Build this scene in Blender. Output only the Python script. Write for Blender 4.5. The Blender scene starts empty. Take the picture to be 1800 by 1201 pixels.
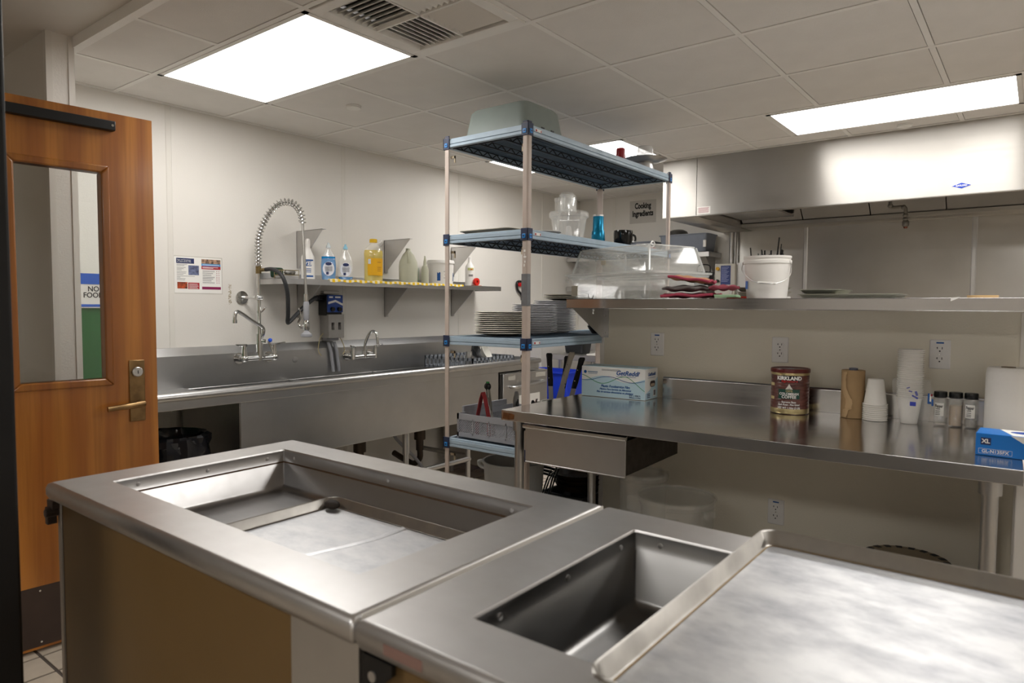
import bpy, bmesh, math, random
from mathutils import Vector, Matrix
PI = math.pi
random.seed(7)
scene = bpy.context.scene
col = scene.collection

# ---------------------------------------------------------------- camera
cam_data = bpy.data.cameras.new('camera')
cam = bpy.data.objects.new('camera', cam_data)
col.objects.link(cam)
cam_data.sensor_width = 36.0
cam_data.lens = 36.0 * 1192.85 / 1800.0
cam_data.clip_start = 0.02
EYE = 1.365
_yaw, _pit, _rol = 0.661135, 0.052353, 0.00548
_f = Vector((-math.sin(_yaw) * math.cos(_pit), math.cos(_yaw) * math.cos(_pit), -math.sin(_pit)))
_r = Vector((math.cos(_yaw), math.sin(_yaw), 0))
_u = _r.cross(_f)
_r2 = _r * math.cos(_rol) + _u * math.sin(_rol)
_u2 = -_r * math.sin(_rol) + _u * math.cos(_rol)
cam.matrix_world = Matrix(((_r2.x, _u2.x, -_f.x, 0), (_r2.y, _u2.y, -_f.y, 0), (_r2.z, _u2.z, -_f.z, EYE), (0, 0, 0, 1)))
cam_data.dof.use_dof = True
cam_data.dof.focus_distance = 3.7
cam_data.dof.aperture_fstop = 4.5
scene.camera = cam

# ---------------------------------------------------------------- world, exposure
world = bpy.data.worlds.new('world')
scene.world = world
world.use_nodes = True
world.node_tree.nodes['Background'].inputs[0].default_value = (0.9, 0.85, 0.78, 1)
world.node_tree.nodes['Background'].inputs[1].default_value = 0.05
scene.view_settings.view_transform = 'Standard'
scene.view_settings.look = 'None'
scene.view_settings.gamma = 1.0
scene.view_settings.use_curve_mapping = False
scene.view_settings.exposure = 0.48
scene.cycles.use_denoising = True
scene.cycles.max_bounces = 12
scene.cycles.transparent_max_bounces = 24
scene.cycles.sample_clamp_indirect = 6.0
LAMP = 8.5          # radiance of the ceiling diffusers

# ---------------------------------------------------------------- helpers
def S(h):
    h = h.lstrip('#')
    c = [int(h[i:i + 2], 16) / 255 for i in (0, 2, 4)]
    return tuple(x / 12.92 if x <= 0.04045 else ((x + 0.055) / 1.055) ** 2.4 for x in c)

MATS = {}
def _nodes(name):
    m = bpy.data.materials.new(name)
    m.use_nodes = True
    nt = m.node_tree
    return m, nt, nt.nodes['Principled BSDF']

def _noise(nt, scale, stretch=None, detail=3.0, rough=0.55):
    tc = nt.nodes.new('ShaderNodeTexCoord')
    mp = nt.nodes.new('ShaderNodeMapping')
    nt.links.new(tc.outputs['Object'], mp.inputs[0])
    if stretch: mp.inputs['Scale'].default_value = stretch
    n = nt.nodes.new('ShaderNodeTexNoise')
    n.inputs['Scale'].default_value = scale
    n.inputs['Detail'].default_value = detail
    n.inputs['Roughness'].default_value = rough
    nt.links.new(mp.outputs[0], n.inputs['Vector'])
    return n

def _range(nt, src, a, b, lo=0.3, hi=0.7):
    r = nt.nodes.new('ShaderNodeMapRange')
    r.inputs['From Min'].default_value = lo; r.inputs['From Max'].default_value = hi
    r.inputs['To Min'].default_value = a; r.inputs['To Max'].default_value = b
    nt.links.new(src, r.inputs[0])
    return r.outputs[0]

def _mixcol(nt, fac, a, b):
    mx = nt.nodes.new('ShaderNodeMix'); mx.data_type = 'RGBA'
    mx.inputs[6].default_value = (*a, 1); mx.inputs[7].default_value = (*b, 1)
    if fac is not None: nt.links.new(fac, mx.inputs[0])
    return mx

def mat(name, colr, rough=0.5, metal=0.0, var=0.07, scale=6.0, stretch=None, bump=0.0, bscale=150.0, trans=0.0,
        alpha=1.0, spec=0.5, ior=1.45, col2=None, rvar=0.05, emit=0.0, coat=0.0, sss=0.0):
    if name in MATS: return MATS[name]
    m, nt, b = _nodes(name)
    c = S(colr) if isinstance(colr, str) else colr
    c2 = (S(col2) if isinstance(col2, str) else col2) if col2 else tuple(x * (1 - var * 2) for x in c)
    n = _noise(nt, scale, stretch)
    mx = _mixcol(nt, _range(nt, n.outputs[0], 0, 1), c, c2)
    nt.links.new(mx.outputs[2], b.inputs['Base Color'])
    if rvar:
        nt.links.new(_range(nt, n.outputs[0], max(0.0, rough - rvar), rough + rvar), b.inputs['Roughness'])
    else:
        b.inputs['Roughness'].default_value = rough
    b.inputs['Metallic'].default_value = metal
    b.inputs['Specular IOR Level'].default_value = spec
    b.inputs['IOR'].default_value = ior
    b.inputs['Transmission Weight'].default_value = trans
    b.inputs['Alpha'].default_value = alpha
    b.inputs['Coat Weight'].default_value = coat
    if sss:
        b.inputs['Subsurface Weight'].default_value = sss
        b.inputs['Subsurface Radius'].default_value = (0.02, 0.02, 0.02)
    if emit:
        b.inputs['Emission Color'].default_value = (*c, 1)
        b.inputs['Emission Strength'].default_value = emit
    if bump:
        n2 = _noise(nt, bscale, None, 2.0)
        bp = nt.nodes.new('ShaderNodeBump')
        bp.inputs['Strength'].default_value = bump
        bp.inputs['Distance'].default_value = 0.002
        nt.links.new(n2.outputs[0], bp.inputs['Height'])
        nt.links.new(bp.outputs[0], b.inputs['Normal'])
    MATS[name] = m
    return m

def steel(name, colr=(0.56, 0.54, 0.51), rough=0.28, axis=0, rv=0.10, streak=70.0, smear=2.5, bump=0.02, aniso=0.0, tint=None):
    if name in MATS: return MATS[name]
    m, nt, b = _nodes(name)
    st = [streak] * 3; st[axis] = 1.5
    n = _noise(nt, 1.0, tuple(st), 3.0)
    n2 = _noise(nt, smear, None, 4.0, 0.6)
    add = nt.nodes.new('ShaderNodeMath'); add.operation = 'ADD'
    nt.links.new(_range(nt, n.outputs[0], -rv * 0.4, rv * 0.4), add.inputs[0])
    nt.links.new(_range(nt, n2.outputs[0], rough - rv, rough + rv), add.inputs[1])
    nt.links.new(add.outputs[0], b.inputs['Roughness'])
    c2 = tint or tuple(x * 0.86 for x in colr)
    mx = _mixcol(nt, _range(nt, n2.outputs[0], 0, 1), colr, c2)
    nt.links.new(mx.outputs[2], b.inputs['Base Color'])
    b.inputs['Metallic'].default_value = 1.0
    if aniso:
        b.inputs['Anisotropic'].default_value = aniso
        b.inputs['Anisotropic Rotation'].default_value = 0.25
        tg = nt.nodes.new('ShaderNodeTangent'); tg.direction_type = 'RADIAL'; tg.axis = 'Z'
        nt.links.new(tg.outputs[0], b.inputs['Tangent'])
    bp = nt.nodes.new('ShaderNodeBump')
    bp.inputs['Strength'].default_value = bump; bp.inputs['Distance'].default_value = 0.002
    nt.links.new(n.outputs[0], bp.inputs['Height'])
    nt.links.new(bp.outputs[0], b.inputs['Normal'])
    MATS[name] = m
    return m

def clear(name, colr, alpha=0.2, rough=0.08, var=0.03, scale=5.0, avar=0.0):
    if name in MATS: return MATS[name]
    m = mat(name, colr, rough, var=var, scale=scale, alpha=alpha, rvar=0.03, spec=0.6)
    nt = m.node_tree; b = nt.nodes['Principled BSDF']
    gl = nt.nodes.new('ShaderNodeBsdfGlossy'); gl.inputs['Color'].default_value = (0.05, 0.05, 0.05, 1); gl.inputs['Roughness'].default_value = rough * 0.7
    ad = nt.nodes.new('ShaderNodeAddShader')
    nt.links.new(b.outputs[0], ad.inputs[0]); nt.links.new(gl.outputs[0], ad.inputs[1])
    nt.links.new(ad.outputs[0], nt.nodes['Material Output'].inputs[0])
    if avar:
        nt = m.node_tree; b = nt.nodes['Principled BSDF']
        n = _noise(nt, scale, (1, 1, 3), 5.0, 0.7)
        nt.links.new(_range(nt, n.outputs[0], max(0.02, alpha - avar), alpha + avar), b.inputs['Alpha'])
    return m

def wood(name, a, b_, dark, rough=0.3):
    m, nt, b = _nodes(name)
    tc = nt.nodes.new('ShaderNodeTexCoord'); mp = nt.nodes.new('ShaderNodeMapping')
    mp.inputs['Scale'].default_value = (1.0, 1.0, 0.16)
    nt.links.new(tc.outputs['Object'], mp.inputs[0])
    wv = nt.nodes.new('ShaderNodeTexWave'); wv.wave_type = 'BANDS'; wv.bands_direction = 'Y'
    wv.inputs['Scale'].default_value = 2.6; wv.inputs['Distortion'].default_value = 7.0
    wv.inputs['Detail'].default_value = 3.0; wv.inputs['Detail Scale'].default_value = 1.3
    nt.links.new(mp.outputs[0], wv.inputs['Vector'])
    n = _noise(nt, 1.0, (60, 60, 2.0), 4.0)
    n3 = _noise(nt, 1.0, (5, 5, 0.5), 2.0)
    mx = _mixcol(nt, _range(nt, wv.outputs[1], 0, 1, 0.1, 0.9), a, b_)
    mx2 = _mixcol(nt, _range(nt, n.outputs[0], 0, 0.45, 0.45, 0.75), a, dark)
    nt.links.new(mx.outputs[2], mx2.inputs[6])
    mx3 = _mixcol(nt, _range(nt, n3.outputs[0], 0, 0.5, 0.4, 0.7), a, dark)
    nt.links.new(mx2.outputs[2], mx3.inputs[6])
    nt.links.new(mx3.outputs[2], b.inputs['Base Color'])
    b.inputs['Roughness'].default_value = rough
    b.inputs['Coat Weight'].default_value = 0.25; b.inputs['Coat Roughness'].default_value = 0.15
    MATS[name] = m
    return m

def rrect(w, d, r, n=4, cx=0.0, cy=0.0):
    r = max(1e-5, min(r, w / 2 - 1e-5, d / 2 - 1e-5)); pts = []
    for sx, sy, a0 in ((1, 1, 0), (-1, 1, PI / 2), (-1, -1, PI), (1, -1, 1.5 * PI)):
        for k in range(n + 1):
            a = a0 + PI / 2 * k / n
            pts.append((cx + sx * (w / 2 - r) + r * math.cos(a), cy + sy * (d / 2 - r) + r * math.sin(a)))
    return pts

class MB:
    def __init__(s): s.v = []; s.f = []
    def add(s, vs, fs):
        b = len(s.v); s.v += [tuple(p) for p in vs]; s.f += [tuple(i + b for i in q) for q in fs]; return s
    def box(s, x0, x1, y0, y1, z0, z1):
        vs = [(x, y, z) for z in (z0, z1) for y in (y0, y1) for x in (x0, x1)]
        return s.add(vs, [(0, 2, 3, 1), (4, 5, 7, 6), (0, 1, 5, 4), (2, 6, 7, 3), (0, 4, 6, 2), (1, 3, 7, 5)])
    def cbox(s, c, w, d, h): return s.box(c[0] - w / 2, c[0] + w / 2, c[1] - d / 2, c[1] + d / 2, c[2], c[2] + h)
    def bar(s, a, b, w, t, up=(0, 0, 1)):
        a = Vector(a); b = Vector(b); d = (b - a).normalized(); u = Vector(up)
        x = d.cross(u)
        if x.length < 1e-4: x = d.cross(Vector((1, 0, 0)))
        x.normalize(); y = x.cross(d).normalized()
        vs = []
        for p in (a, b):
            for sx, sy in ((-1, -1), (1, -1), (1, 1), (-1, 1)): vs.append(p + x * sx * w / 2 + y * sy * t / 2)
        return s.add(vs, [(3, 2, 1, 0), (4, 5, 6, 7)] + [(i, (i + 1) % 4, 4 + (i + 1) % 4, 4 + i) for i in range(4)])
    def loft(s, rings, cap0=True, cap1=True, close=False):
        n = len(rings[0]); vs = [p for r in rings for p in r]; fs = []
        m = len(rings)
        for k in range(m if close else m - 1):
            a = k * n; b = ((k + 1) % m) * n
            for i in range(n): fs.append((a + i, a + (i + 1) % n, b + (i + 1) % n, b + i))
        if cap0 and not close: fs.append(tuple(range(n - 1, -1, -1)))
        if cap1 and not close: fs.append(tuple(range((m - 1) * n, m * n)))
        return s.add(vs, fs)
    def lathe(s, prof, seg=32, c=(0, 0, 0), sx=1.0, sy=1.0, cap0=True, cap1=True, close=False, wob=None):
        rings = []
        for k, (r, z) in enumerate(prof):
            ring = []
            for i in range(seg):
                a = 2 * PI * i / seg; rr = r * (wob(a, z, k) if wob else 1.0)
                ring.append((c[0] + rr * sx * math.cos(a), c[1] + rr * sy * math.sin(a), c[2] + z))
            rings.append(ring)
        return s.loft(rings, cap0, cap1, close)
    def tube(s, pts, r, seg=10, caps=True, closed=False):
        P = [Vector(p) for p in pts]; n = len(P)
        R = r if isinstance(r, (list, tuple)) else [r] * n
        T = []
        for i in range(n):
            a = P[(i - 1) % n] if (i > 0 or closed) else P[i]
            b = P[(i + 1) % n] if (i < n - 1 or closed) else P[i]
            T.append((b - a).normalized())
        nrm = T[0].orthogonal().normalized(); rings = []
        for i in range(n):
            if i:
                ax = T[i - 1].cross(T[i])
                if ax.length > 1e-7: nrm = Matrix.Rotation(T[i - 1].angle(T[i]), 3, ax.normalized()) @ nrm
            bn = T[i].cross(nrm).normalized(); nn = bn.cross(T[i]).normalized()
            rings.append([P[i] + (nn * math.cos(2 * PI * k / seg) + bn * math.sin(2 * PI * k / seg)) * R[i] for k in range(seg)])
        return s.loft(rings, caps, caps, closed)
    def cyl(s, a, b, r, seg=16, r2=None): return s.tube([a, b], [r, r if r2 is None else r2], seg)
    def prism(s, poly, axis, a, b):
        def P(u, v, w): return {'x': (w, u, v), 'y': (u, w, v), 'z': (u, v, w)}[axis]
        return s.loft([[P(u, v, a) for u, v in poly], [P(u, v, b) for u, v in poly]])
    def tray(s, w, d, h, t=0.003, r=0.02, taper=0.01, rim=0.0, rimh=0.004, c=(0, 0, 0), flip=False, n=4):
        z = (lambda q: c[2] + h - q) if flip else (lambda q: c[2] + q)
        def ring(W, D, R, q): return [(x, y, z(q)) for x, y in rrect(W, D, R, n, c[0], c[1])]
        b = [ring(w - 2 * taper - 2 * r * .3, d - 2 * taper - 2 * r * .3, r, 0), ring(w - 2 * taper, d - 2 * taper, r, r * .35), ring(w, d, r, h - rimh)]
        if rim:
            b += [ring(w + 2 * rim, d + 2 * rim, r + rim, h - rimh), ring(w + 2 * rim, d + 2 * rim, r + rim, h)]
        else: b += [ring(w, d, r, h)]
        b += [ring(w - 2 * t, d - 2 * t, max(r - t, .001), h), ring(w - 2 * taper - 2 * t, d - 2 * taper - 2 * t, max(r - t, .001), r * .35 + t),
              ring(w - 2 * taper - 2 * t - 2 * r * .3, d - 2 * taper - 2 * t - 2 * r * .3, max(r - t, .001), t)]
        return s.loft(b)
    def sphere(s, c, r, seg=12, rings=8, sc=(1, 1, 1)):
        rg = []
        for k in range(rings + 1):
            a = -PI / 2 + PI * (k + 0.02 if k == 0 else k - 0.02 if k == rings else k) / rings
            rg.append([(c[0] + r * sc[0] * math.cos(a) * math.cos(2 * PI * i / seg), c[1] + r * sc[1] * math.cos(a) * math.sin(2 * PI * i / seg), c[2] + r * sc[2] * math.sin(a)) for i in range(seg)])
        return s.loft(rg)
    def jitter(s, a, seed=1):
        rnd = random.Random(seed)
        s.v = [(x + rnd.uniform(-a, a), y + rnd.uniform(-a, a), z + rnd.uniform(-a, a)) for x, y, z in s.v]; return s
    def move(s, M):
        s.v = [tuple(M @ Vector(p)) for p in s.v]; return s
    def build(s, name, m, parent=None, loc=(0, 0, 0), rotz=0.0, world=False, bevel=0.0, smooth=35, seg=2, sub=0):
        vs = s.v
        if world and parent is not None:
            L = parent.location if parent.parent is None else parent.parent.location
            vs = [(x - L.x, y - L.y, z - L.z) for x, y, z in vs]
        me = bpy.data.meshes.new(name)
        me.from_pydata(vs, [], s.f)
        bm = bmesh.new(); bm.from_mesh(me)
        bmesh.ops.recalc_face_normals(bm, faces=bm.faces)
        bm.to_mesh(me); bm.free()
        if smooth:
            me.shade_smooth()
            me.set_sharp_from_angle(angle=math.radians(smooth))
        me.materials.append(m)
        o = bpy.data.objects.new(name, me); col.objects.link(o)
        o.parent = parent
        o.location = loc; o.rotation_euler = (0, 0, rotz)
        if bevel:
            bv = o.modifiers.new('edge', 'BEVEL'); bv.width = bevel; bv.segments = seg; bv.limit_method = 'ANGLE'; bv.angle_limit = math.radians(40)
        if sub:
            sb = o.modifiers.new('sub', 'SUBSURF'); sb.levels = sub; sb.render_levels = sub
        return o

def tag(o, label, cat, group=None):
    o['label'] = label; o['category'] = cat
    if group: o['group'] = group
    return o
def thing(name, label, cat, loc=(0, 0, 0), rotz=0.0, group=None):
    o = bpy.data.objects.new(name, None); o.empty_display_size = 0.05
    col.objects.link(o); o.location = loc; o.rotation_euler = (0, 0, rotz)
    return tag(o, label, cat, group)
def struct(o): o['kind'] = 'structure'; return o
def copy_tree(o, loc=None, rotz=None, label=None, parent=None):
    c = o.copy(); col.objects.link(c); c.parent = parent
    if loc is not None: c.location = loc
    if rotz is not None: c.rotation_euler = (0, 0, rotz)
    if label: c['label'] = label
    for ch in list(o.children): copy_tree(ch, parent=c)
    return c

FY = Matrix.Rotation(PI / 2, 4, 'X')                                   # writing that faces -y
FX = Matrix.Rotation(PI / 2, 4, 'Z') @ Matrix.Rotation(PI / 2, 4, 'X')   # writing that faces +x
UP = Matrix.Identity(4)
def text(body, size, m, parent, loc, face=FY, name='lettering', sx=1.0, bold=0.0, shear=0.0, align='CENTER', wrap=None, depth=0.0004, world=False, space=1.0):
    cu = bpy.data.curves.new('t', 'FONT'); cu.body = body; cu.size = size; cu.align_x = align; cu.align_y = 'CENTER'
    cu.extrude = depth; cu.offset = bold; cu.shear = shear; cu.space_line = space; cu.resolution_u = 3
    ob = bpy.data.objects.new('t', cu); col.objects.link(ob)
    dg = bpy.context.evaluated_depsgraph_get()
    me = bpy.data.meshes.new_from_object(ob.evaluated_get(dg))
    bpy.data.objects.remove(ob); bpy.data.curves.remove(cu)
    L = Vector(loc)
    if world and parent is not None:
        L = L - (parent.location if parent.parent is None else parent.parent.location)
    if wrap:      # bend round an upright cylinder whose axis passes through loc, facing angle wrap[1]
        R, a0 = wrap
        for v in me.vertices:
            a = a0 + v.co.x * sx / R; rr = R + v.co.z
            v.co = (L.x + rr * math.cos(a), L.y + rr * math.sin(a), L.z + v.co.y)
    else:
        M = Matrix.Translation(L) @ face @ Matrix.Diagonal((sx, 1, 1, 1))
        me.transform(M)
    me.name = name; me.materials.clear(); me.materials.append(m)
    o = bpy.data.objects.new(name, me); col.objects.link(o); o.parent = parent
    return o
def patch(parent, name, m, w, h, loc, face=FY, t=0.0006, world=False, r=0.0):
    mb = MB()
    if r: mb.loft([[(x, y, 0) for x, y in rrect(w, h, r)], [(x, y, t) for x, y in rrect(w, h, r)]])
    else: mb.box(-w / 2, w / 2, -h / 2, h / 2, 0, t)
    mb.move(Matrix.Translation(loc) @ face)
    return mb.build(name, m, parent, world=world, smooth=0)
def band(parent, name, m, R, a0, half, z0, z1, t=0.0006, c=(0, 0), n=14):
    mb = MB(); rings = []
    for k in range(n + 1):
        a = a0 - half + 2 * half * k / n
        rings.append([(c[0] + q * math.cos(a), c[1] + q * math.sin(a), z) for q, z in ((R, z0), (R + t, z0), (R + t, z1), (R, z1))])
    mb.loft(rings)
    return mb.build(name, m, parent)
def arc(pts, n=6):
    # smooth a polyline (Catmull-Rom)
    P = [Vector(p) for p in pts]; out = []
    for i in range(len(P) - 1):
        p0 = P[max(i - 1, 0)]; p1 = P[i]; p2 = P[i + 1]; p3 = P[min(i + 2, len(P) - 1)]
        for k in range(n):
            t = k / n
            out.append(0.5 * ((2 * p1) + (-p0 + p2) * t + (2 * p0 - 5 * p1 + 4 * p2 - p3) * t * t + (-p0 + 3 * p1 - 3 * p2 + p3) * t ** 3))
    out.append(P[-1]); return out

# ---------------------------------------------------------------- materials
wall_paint = mat('wall_panel_white', '#E5E1DA', 0.42, var=0.02, scale=2.0, bump=0.35, bscale=140)
plaster = mat('painted_plaster', '#DDD8D0', 0.6, var=0.02, scale=3.0, bump=0.25, bscale=180)
partition_paint = mat('partition_panel_beige', '#E0D9C8', 0.42, var=0.02, scale=2.0, bump=0.35, bscale=140)
strip_white = mat('white_vinyl_strip', '#E2DED6', 0.4, var=0.02)
tile_ceiling = mat('mineral_ceiling_tile', '#EBE7E2', 0.85, var=0.025, scale=5.0, bump=0.5, bscale=260)
grid_white = mat('ceiling_grid_white', '#F4F1EC', 0.5, var=0.02)
plenum = mat('plenum_dark', '#2A2724', 0.9)
tile_floor = mat('quarry_tile', '#C8BBA9', 0.45, var=0.08, scale=9)
grout = mat('grout', '#5B524B', 0.8)
black_metal = mat('black_painted_steel', '#0B0A0B', 0.45, var=0.1)
door_wood = wood('door_cherry_wood', S('#BC7A34'), S('#A26228'), S('#744216'))
bead_wood = wood('bead_cherry_wood', S('#B4742E'), S('#935722'), S('#663812'))
glass = mat('window_glass', '#F4F7F6', 0.0, var=0.0, trans=1.0, rvar=0.0, ior=1.45)
brass = mat('aged_brass', '#A0825A', 0.38, metal=1.0, col2='#7A6244', scale=20)
kick = mat('brown_kick_plate', '#4A3C35', 0.5, metal=0.3, var=0.1)
ss_top = steel('steel_counter', (0.62, 0.61, 0.605), 0.38, 0, 0.06, smear=3.0, bump=0.0, tint=(0.50, 0.485, 0.475))
ss_table = steel('steel_worktable', (0.68, 0.67, 0.665), 0.17, 0, 0.05, smear=2.0, bump=0.003)
ss_sink = steel('steel_sink', (0.60, 0.595, 0.59), 0.34, 1, 0.05, bump=0.0, streak=25)
ss_hood = steel('steel_hood', (0.56, 0.535, 0.50), 0.46, 0, 0.05, smear=1.2, bump=0.0, aniso=0.9)
ss_wall = steel('steel_wall_panel', (0.54, 0.52, 0.49), 0.34, 2, 0.06, smear=1.5, bump=0.0, aniso=0.8)
ss_plain = steel('steel_plain', (0.61, 0.60, 0.59), 0.36, 2, 0.06, bump=0.004)
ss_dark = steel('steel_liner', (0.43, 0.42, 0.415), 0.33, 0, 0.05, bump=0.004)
ss_liner_shaded = steel('steel_liner_shaded', (0.30, 0.295, 0.29), 0.33, 0, 0.05, bump=0.0)  # darker copy of the liner steel, shade of the deep well painted in
chrome = mat('chrome', '#D8D8D6', 0.10, metal=1.0, var=0.03)

alu_rim = mat('aluminium_rim', (0.44, 0.42, 0.39), 0.35, metal=1.0, var=0.12, scale=12)
burnt = mat('baked_on_grease', '#5A4028', 0.6, var=0.2, scale=40)
tan_panel = mat('tan_laminate', '#6E5530', 0.5, var=0.05, scale=2)
alu_edge = mat('aluminium_edge', '#A59D95', 0.4, metal=0.7, var=0.05)
white_pl = mat('white_plastic', '#E9E6E1', 0.35, var=0.02)
grey_pl = mat('grey_plastic', '#9D9EA3', 0.5, var=0.04)
black_pl = mat('black_plastic', '#141414', 0.35, var=0.1)
blue_pl = mat('blue_plastic', '#1C3FD0', 0.4, var=0.05)
post_beige = mat('beige_post', '#C2B3A8', 0.42, var=0.05, scale=15)
beam_blue = mat('shelf_blue_grey', '#A9BCCB', 0.45, var=0.06, scale=15)
mat_slate = mat('shelf_grid_slate', '#5E7183', 0.55, var=0.1)
truss_dark = mat('shelf_truss_dark', '#20242B', 0.5, var=0.1)
collar_blue = mat('collar_navy', '#2C3550', 0.5)
button_blue = mat('button_bright_blue', '#2E8FE0', 0.4)
clear_pl = clear('clear_polycarbonate', '#EDEFEE', 0.16, 0.06)
frost_pl = clear('frosted_plastic', '#D0D0CA', 0.22, 0.30)
rim_highlight_pl = clear('plastic_rim_highlight', '#E6E8E6', 0.55, 0.10)  # paler, denser plastic for rims and painted edge highlights
cloudy_pl = clear('scratched_clear_plastic', '#D8DAD7', 0.20, 0.12, avar=0.10)
paper = mat('white_paper', '#EFEDE8', 0.7, var=0.01)
ink_black = mat('ink_black', '#1B1B1D', 0.6)
ink_grey = mat('ink_grey', '#77767A', 0.6)
ink_blue = mat('ink_blue', '#16549A', 0.5)
ink_navy = mat('ink_navy', '#23305F', 0.5)
ink_red = mat('ink_red', '#B1222F', 0.5)
ink_white = mat('ink_white', '#F4F2EE', 0.5)
ink_green = mat('ink_green', '#2F8F4A', 0.5)
outlet_grey = mat('outlet_grey', '#E3E0DC', 0.4, var=0.01)
# ================================================================ the setting
CEIL = 2.485
XL, YB = -3.92, 6.20
# floor
floor = struct(MB().box(-5.0, 2.6, -3.0, 6.3, -0.12, -0.004).build('floor', grout, smooth=0))
P = 0.1645
tile_me = None; rest = MB()
x0, y0 = -2.84 - 0.1645 * 13, 0.905 - 0.1645 * 23
for i in range(46):
    for j in range(57):
        cx, cy = x0 + P * (i + .5), y0 + P * (j + .5)
        if cx > 2.5 or cy > 6.1: continue
        if -3.75 < cx < -1.9 and 0.0 < cy < 4.0:
            if tile_me is None:
                t0 = MB().box(-.076, .076, -.076, .076, -.008, 0).build('floor_tile', tile_floor, floor, (cx, cy, 0), bevel=0, smooth=0)
                tile_me = t0.data
            else:
                o = bpy.data.objects.new('floor_tile', tile_me); col.objects.link(o); o.parent = floor; o.location = (cx, cy, 0)
        else: rest.box(cx - .076, cx + .076, cy - .076, cy + .076, -.008, 0)
o = rest.build('floor_tile', tile_floor, floor, smooth=0); o['kind'] = 'stuff'

# left wall with its sheet panels
wl = struct(MB().box(XL - .12, XL - .003, 1.21, YB + .1, 0, CEIL + .1).build('wall_left', plaster, smooth=0))
seams = [1.21, 1.87, 3.088, 4.305, 5.523, YB]
for a, b in zip(seams[:-1], seams[1:]):
    MB().box(XL - .003, XL, a + .002, b - .002, 0.0, CEIL + .02).build('wall_panel', wall_paint, wl, smooth=0)
for a in seams[1:-1]:
    MB().prism([(XL, a - .017), (XL + .003, a - .013), (XL + .003, a + .013), (XL, a + .017)], 'z', 0.0, CEIL - .005).build('seam_strip', strip_white, wl, smooth=0)
# back wall
wb = struct(MB().box(XL - .12, 2.6, YB + .003, YB + .12, 0, CEIL + .1).build('wall_back', plaster, smooth=0))
for a, b in ((XL, -3.50), (-3.50, -2.24)):
    MB().box(a + .002, b - .002, YB, YB + .003, 0, CEIL + .02).build('wall_panel', wall_paint, wb, smooth=0)
MB().box(-3.517, -3.483, YB - .003, YB, 0, CEIL - .005).build('seam_strip', strip_white, wb, smooth=0)
sw = [-2.24, -1.62, -0.413, 0.80, 2.02, 2.5]
for a, b in zip(sw[:-1], sw[1:]):
    MB().box(a + .003, b - .003, YB - .004, YB + .003, 0, 2.12).build('steel_panel', ss_wall, wb, smooth=0)
for a in sw[1:-1]:
    MB().prism([(a - .018, YB - .004), (a - .010, YB - .010), (a + .010, YB - .010), (a + .018, YB - .004)], 'z', 0, 2.10).build('panel_seam', ss_plain, wb, smooth=0)
# other walls of the place
struct(MB().box(2.5, 2.6, -3.0, 6.3, 0, 2.62).build('wall_right', wall_paint, smooth=0))
struct(MB().box(-5.0, 2.6, -3.1, -3.0, 0, 2.62).build('wall_servery_rear', plaster, smooth=0))
struct(MB().box(-5.1, -5.0, -3.1, 1.208, 0, 2.62).build('wall_servery_side', plaster, smooth=0))
wf = struct(MB().box(-5.0, -3.392, 1.11, 1.208, 0, 2.53).build('wall_front', plaster, smooth=0))
MB().box(-3.392, -3.389, 1.128, 1.190, 0, 2.53).build('wall_panel', wall_paint, wf, smooth=0)
for y_, s in ((1.108, 1), (1.210, -1)):
    MB().box(-3.412, -3.386, min(y_, y_ - .004 * s), max(y_, y_ - .004 * s), 0, 2.53).box(-3.389, -3.385, min(y_ - .004 * s, y_ + .020 * s), max(y_ - .004 * s, y_ + .020 * s), 0, 2.53).build('corner_guard', strip_white, wf, smooth=0)
# half wall behind the worktable
YW = 3.17
wp = struct(MB().box(-1.86, -.03, YW, YW + .12, 0, 1.352).build('wall_partition', partition_paint, smooth=0))
MB().box(-1.863, -1.838, YW - .003, YW, 0, 1.35).box(-1.863, -1.860, YW, YW + .12, 0, 1.35).build('corner_guard', strip_white, wp, smooth=0)
MB().box(-.055, -.027, YW - .003, YW, 0, 1.35).box(-.03, -.027, YW, YW + .12, 0, 1.35).build('corner_guard', strip_white, wp, smooth=0)
# black steel jamb of the servery opening
tr = struct(MB().box(-1.80, -1.627, .36, .460, 0, 2.53).build('trim_1', black_metal, bevel=.006, smooth=0))
MB().box(-1.88, -1.80, .39, .43, 0, 2.53).build('jamb_stop', black_metal, tr, smooth=0)

# ceilings
cl = struct(MB().box(XL, 2.6, 1.208, YB, CEIL + .075, CEIL + .16).build('ceiling', plenum, smooth=0))
dw = struct(MB().box(-5.0, 2.6, -3.0, 1.208, 2.53, 2.66).build('ceiling_servery', plaster, smooth=0))
struct(MB().box(XL, 2.5, 1.208, 1.232, CEIL - .002, 2.53).build('trim_2', grid_white, smooth=0))
xg = [XL + .02] + [-3.46 + .61 * k for k in range(0, 10)] + [2.5]
yg = [1.232, 1.585, 2.205, 2.825, 3.445, 4.065, 4.685, 5.305, 5.925, YB - .02]
LIGHTS = [(-3.46, -2.24, 1.585, 2.205), (-1.32, -.10, 4.065, 4.685), (-3.46, -2.24, 4.065, 4.685), (-.41, .81, 2.205, 2.825), (1.12, 2.34, 4.065, 4.685)]  # last two panels are out of view; the fourth is added as fill light
VENT = (-2.24, -1.63, 1.585, 2.205)
HOODX, HOODY = -2.35, 4.92
tiles = {}; grid = MB()
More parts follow.
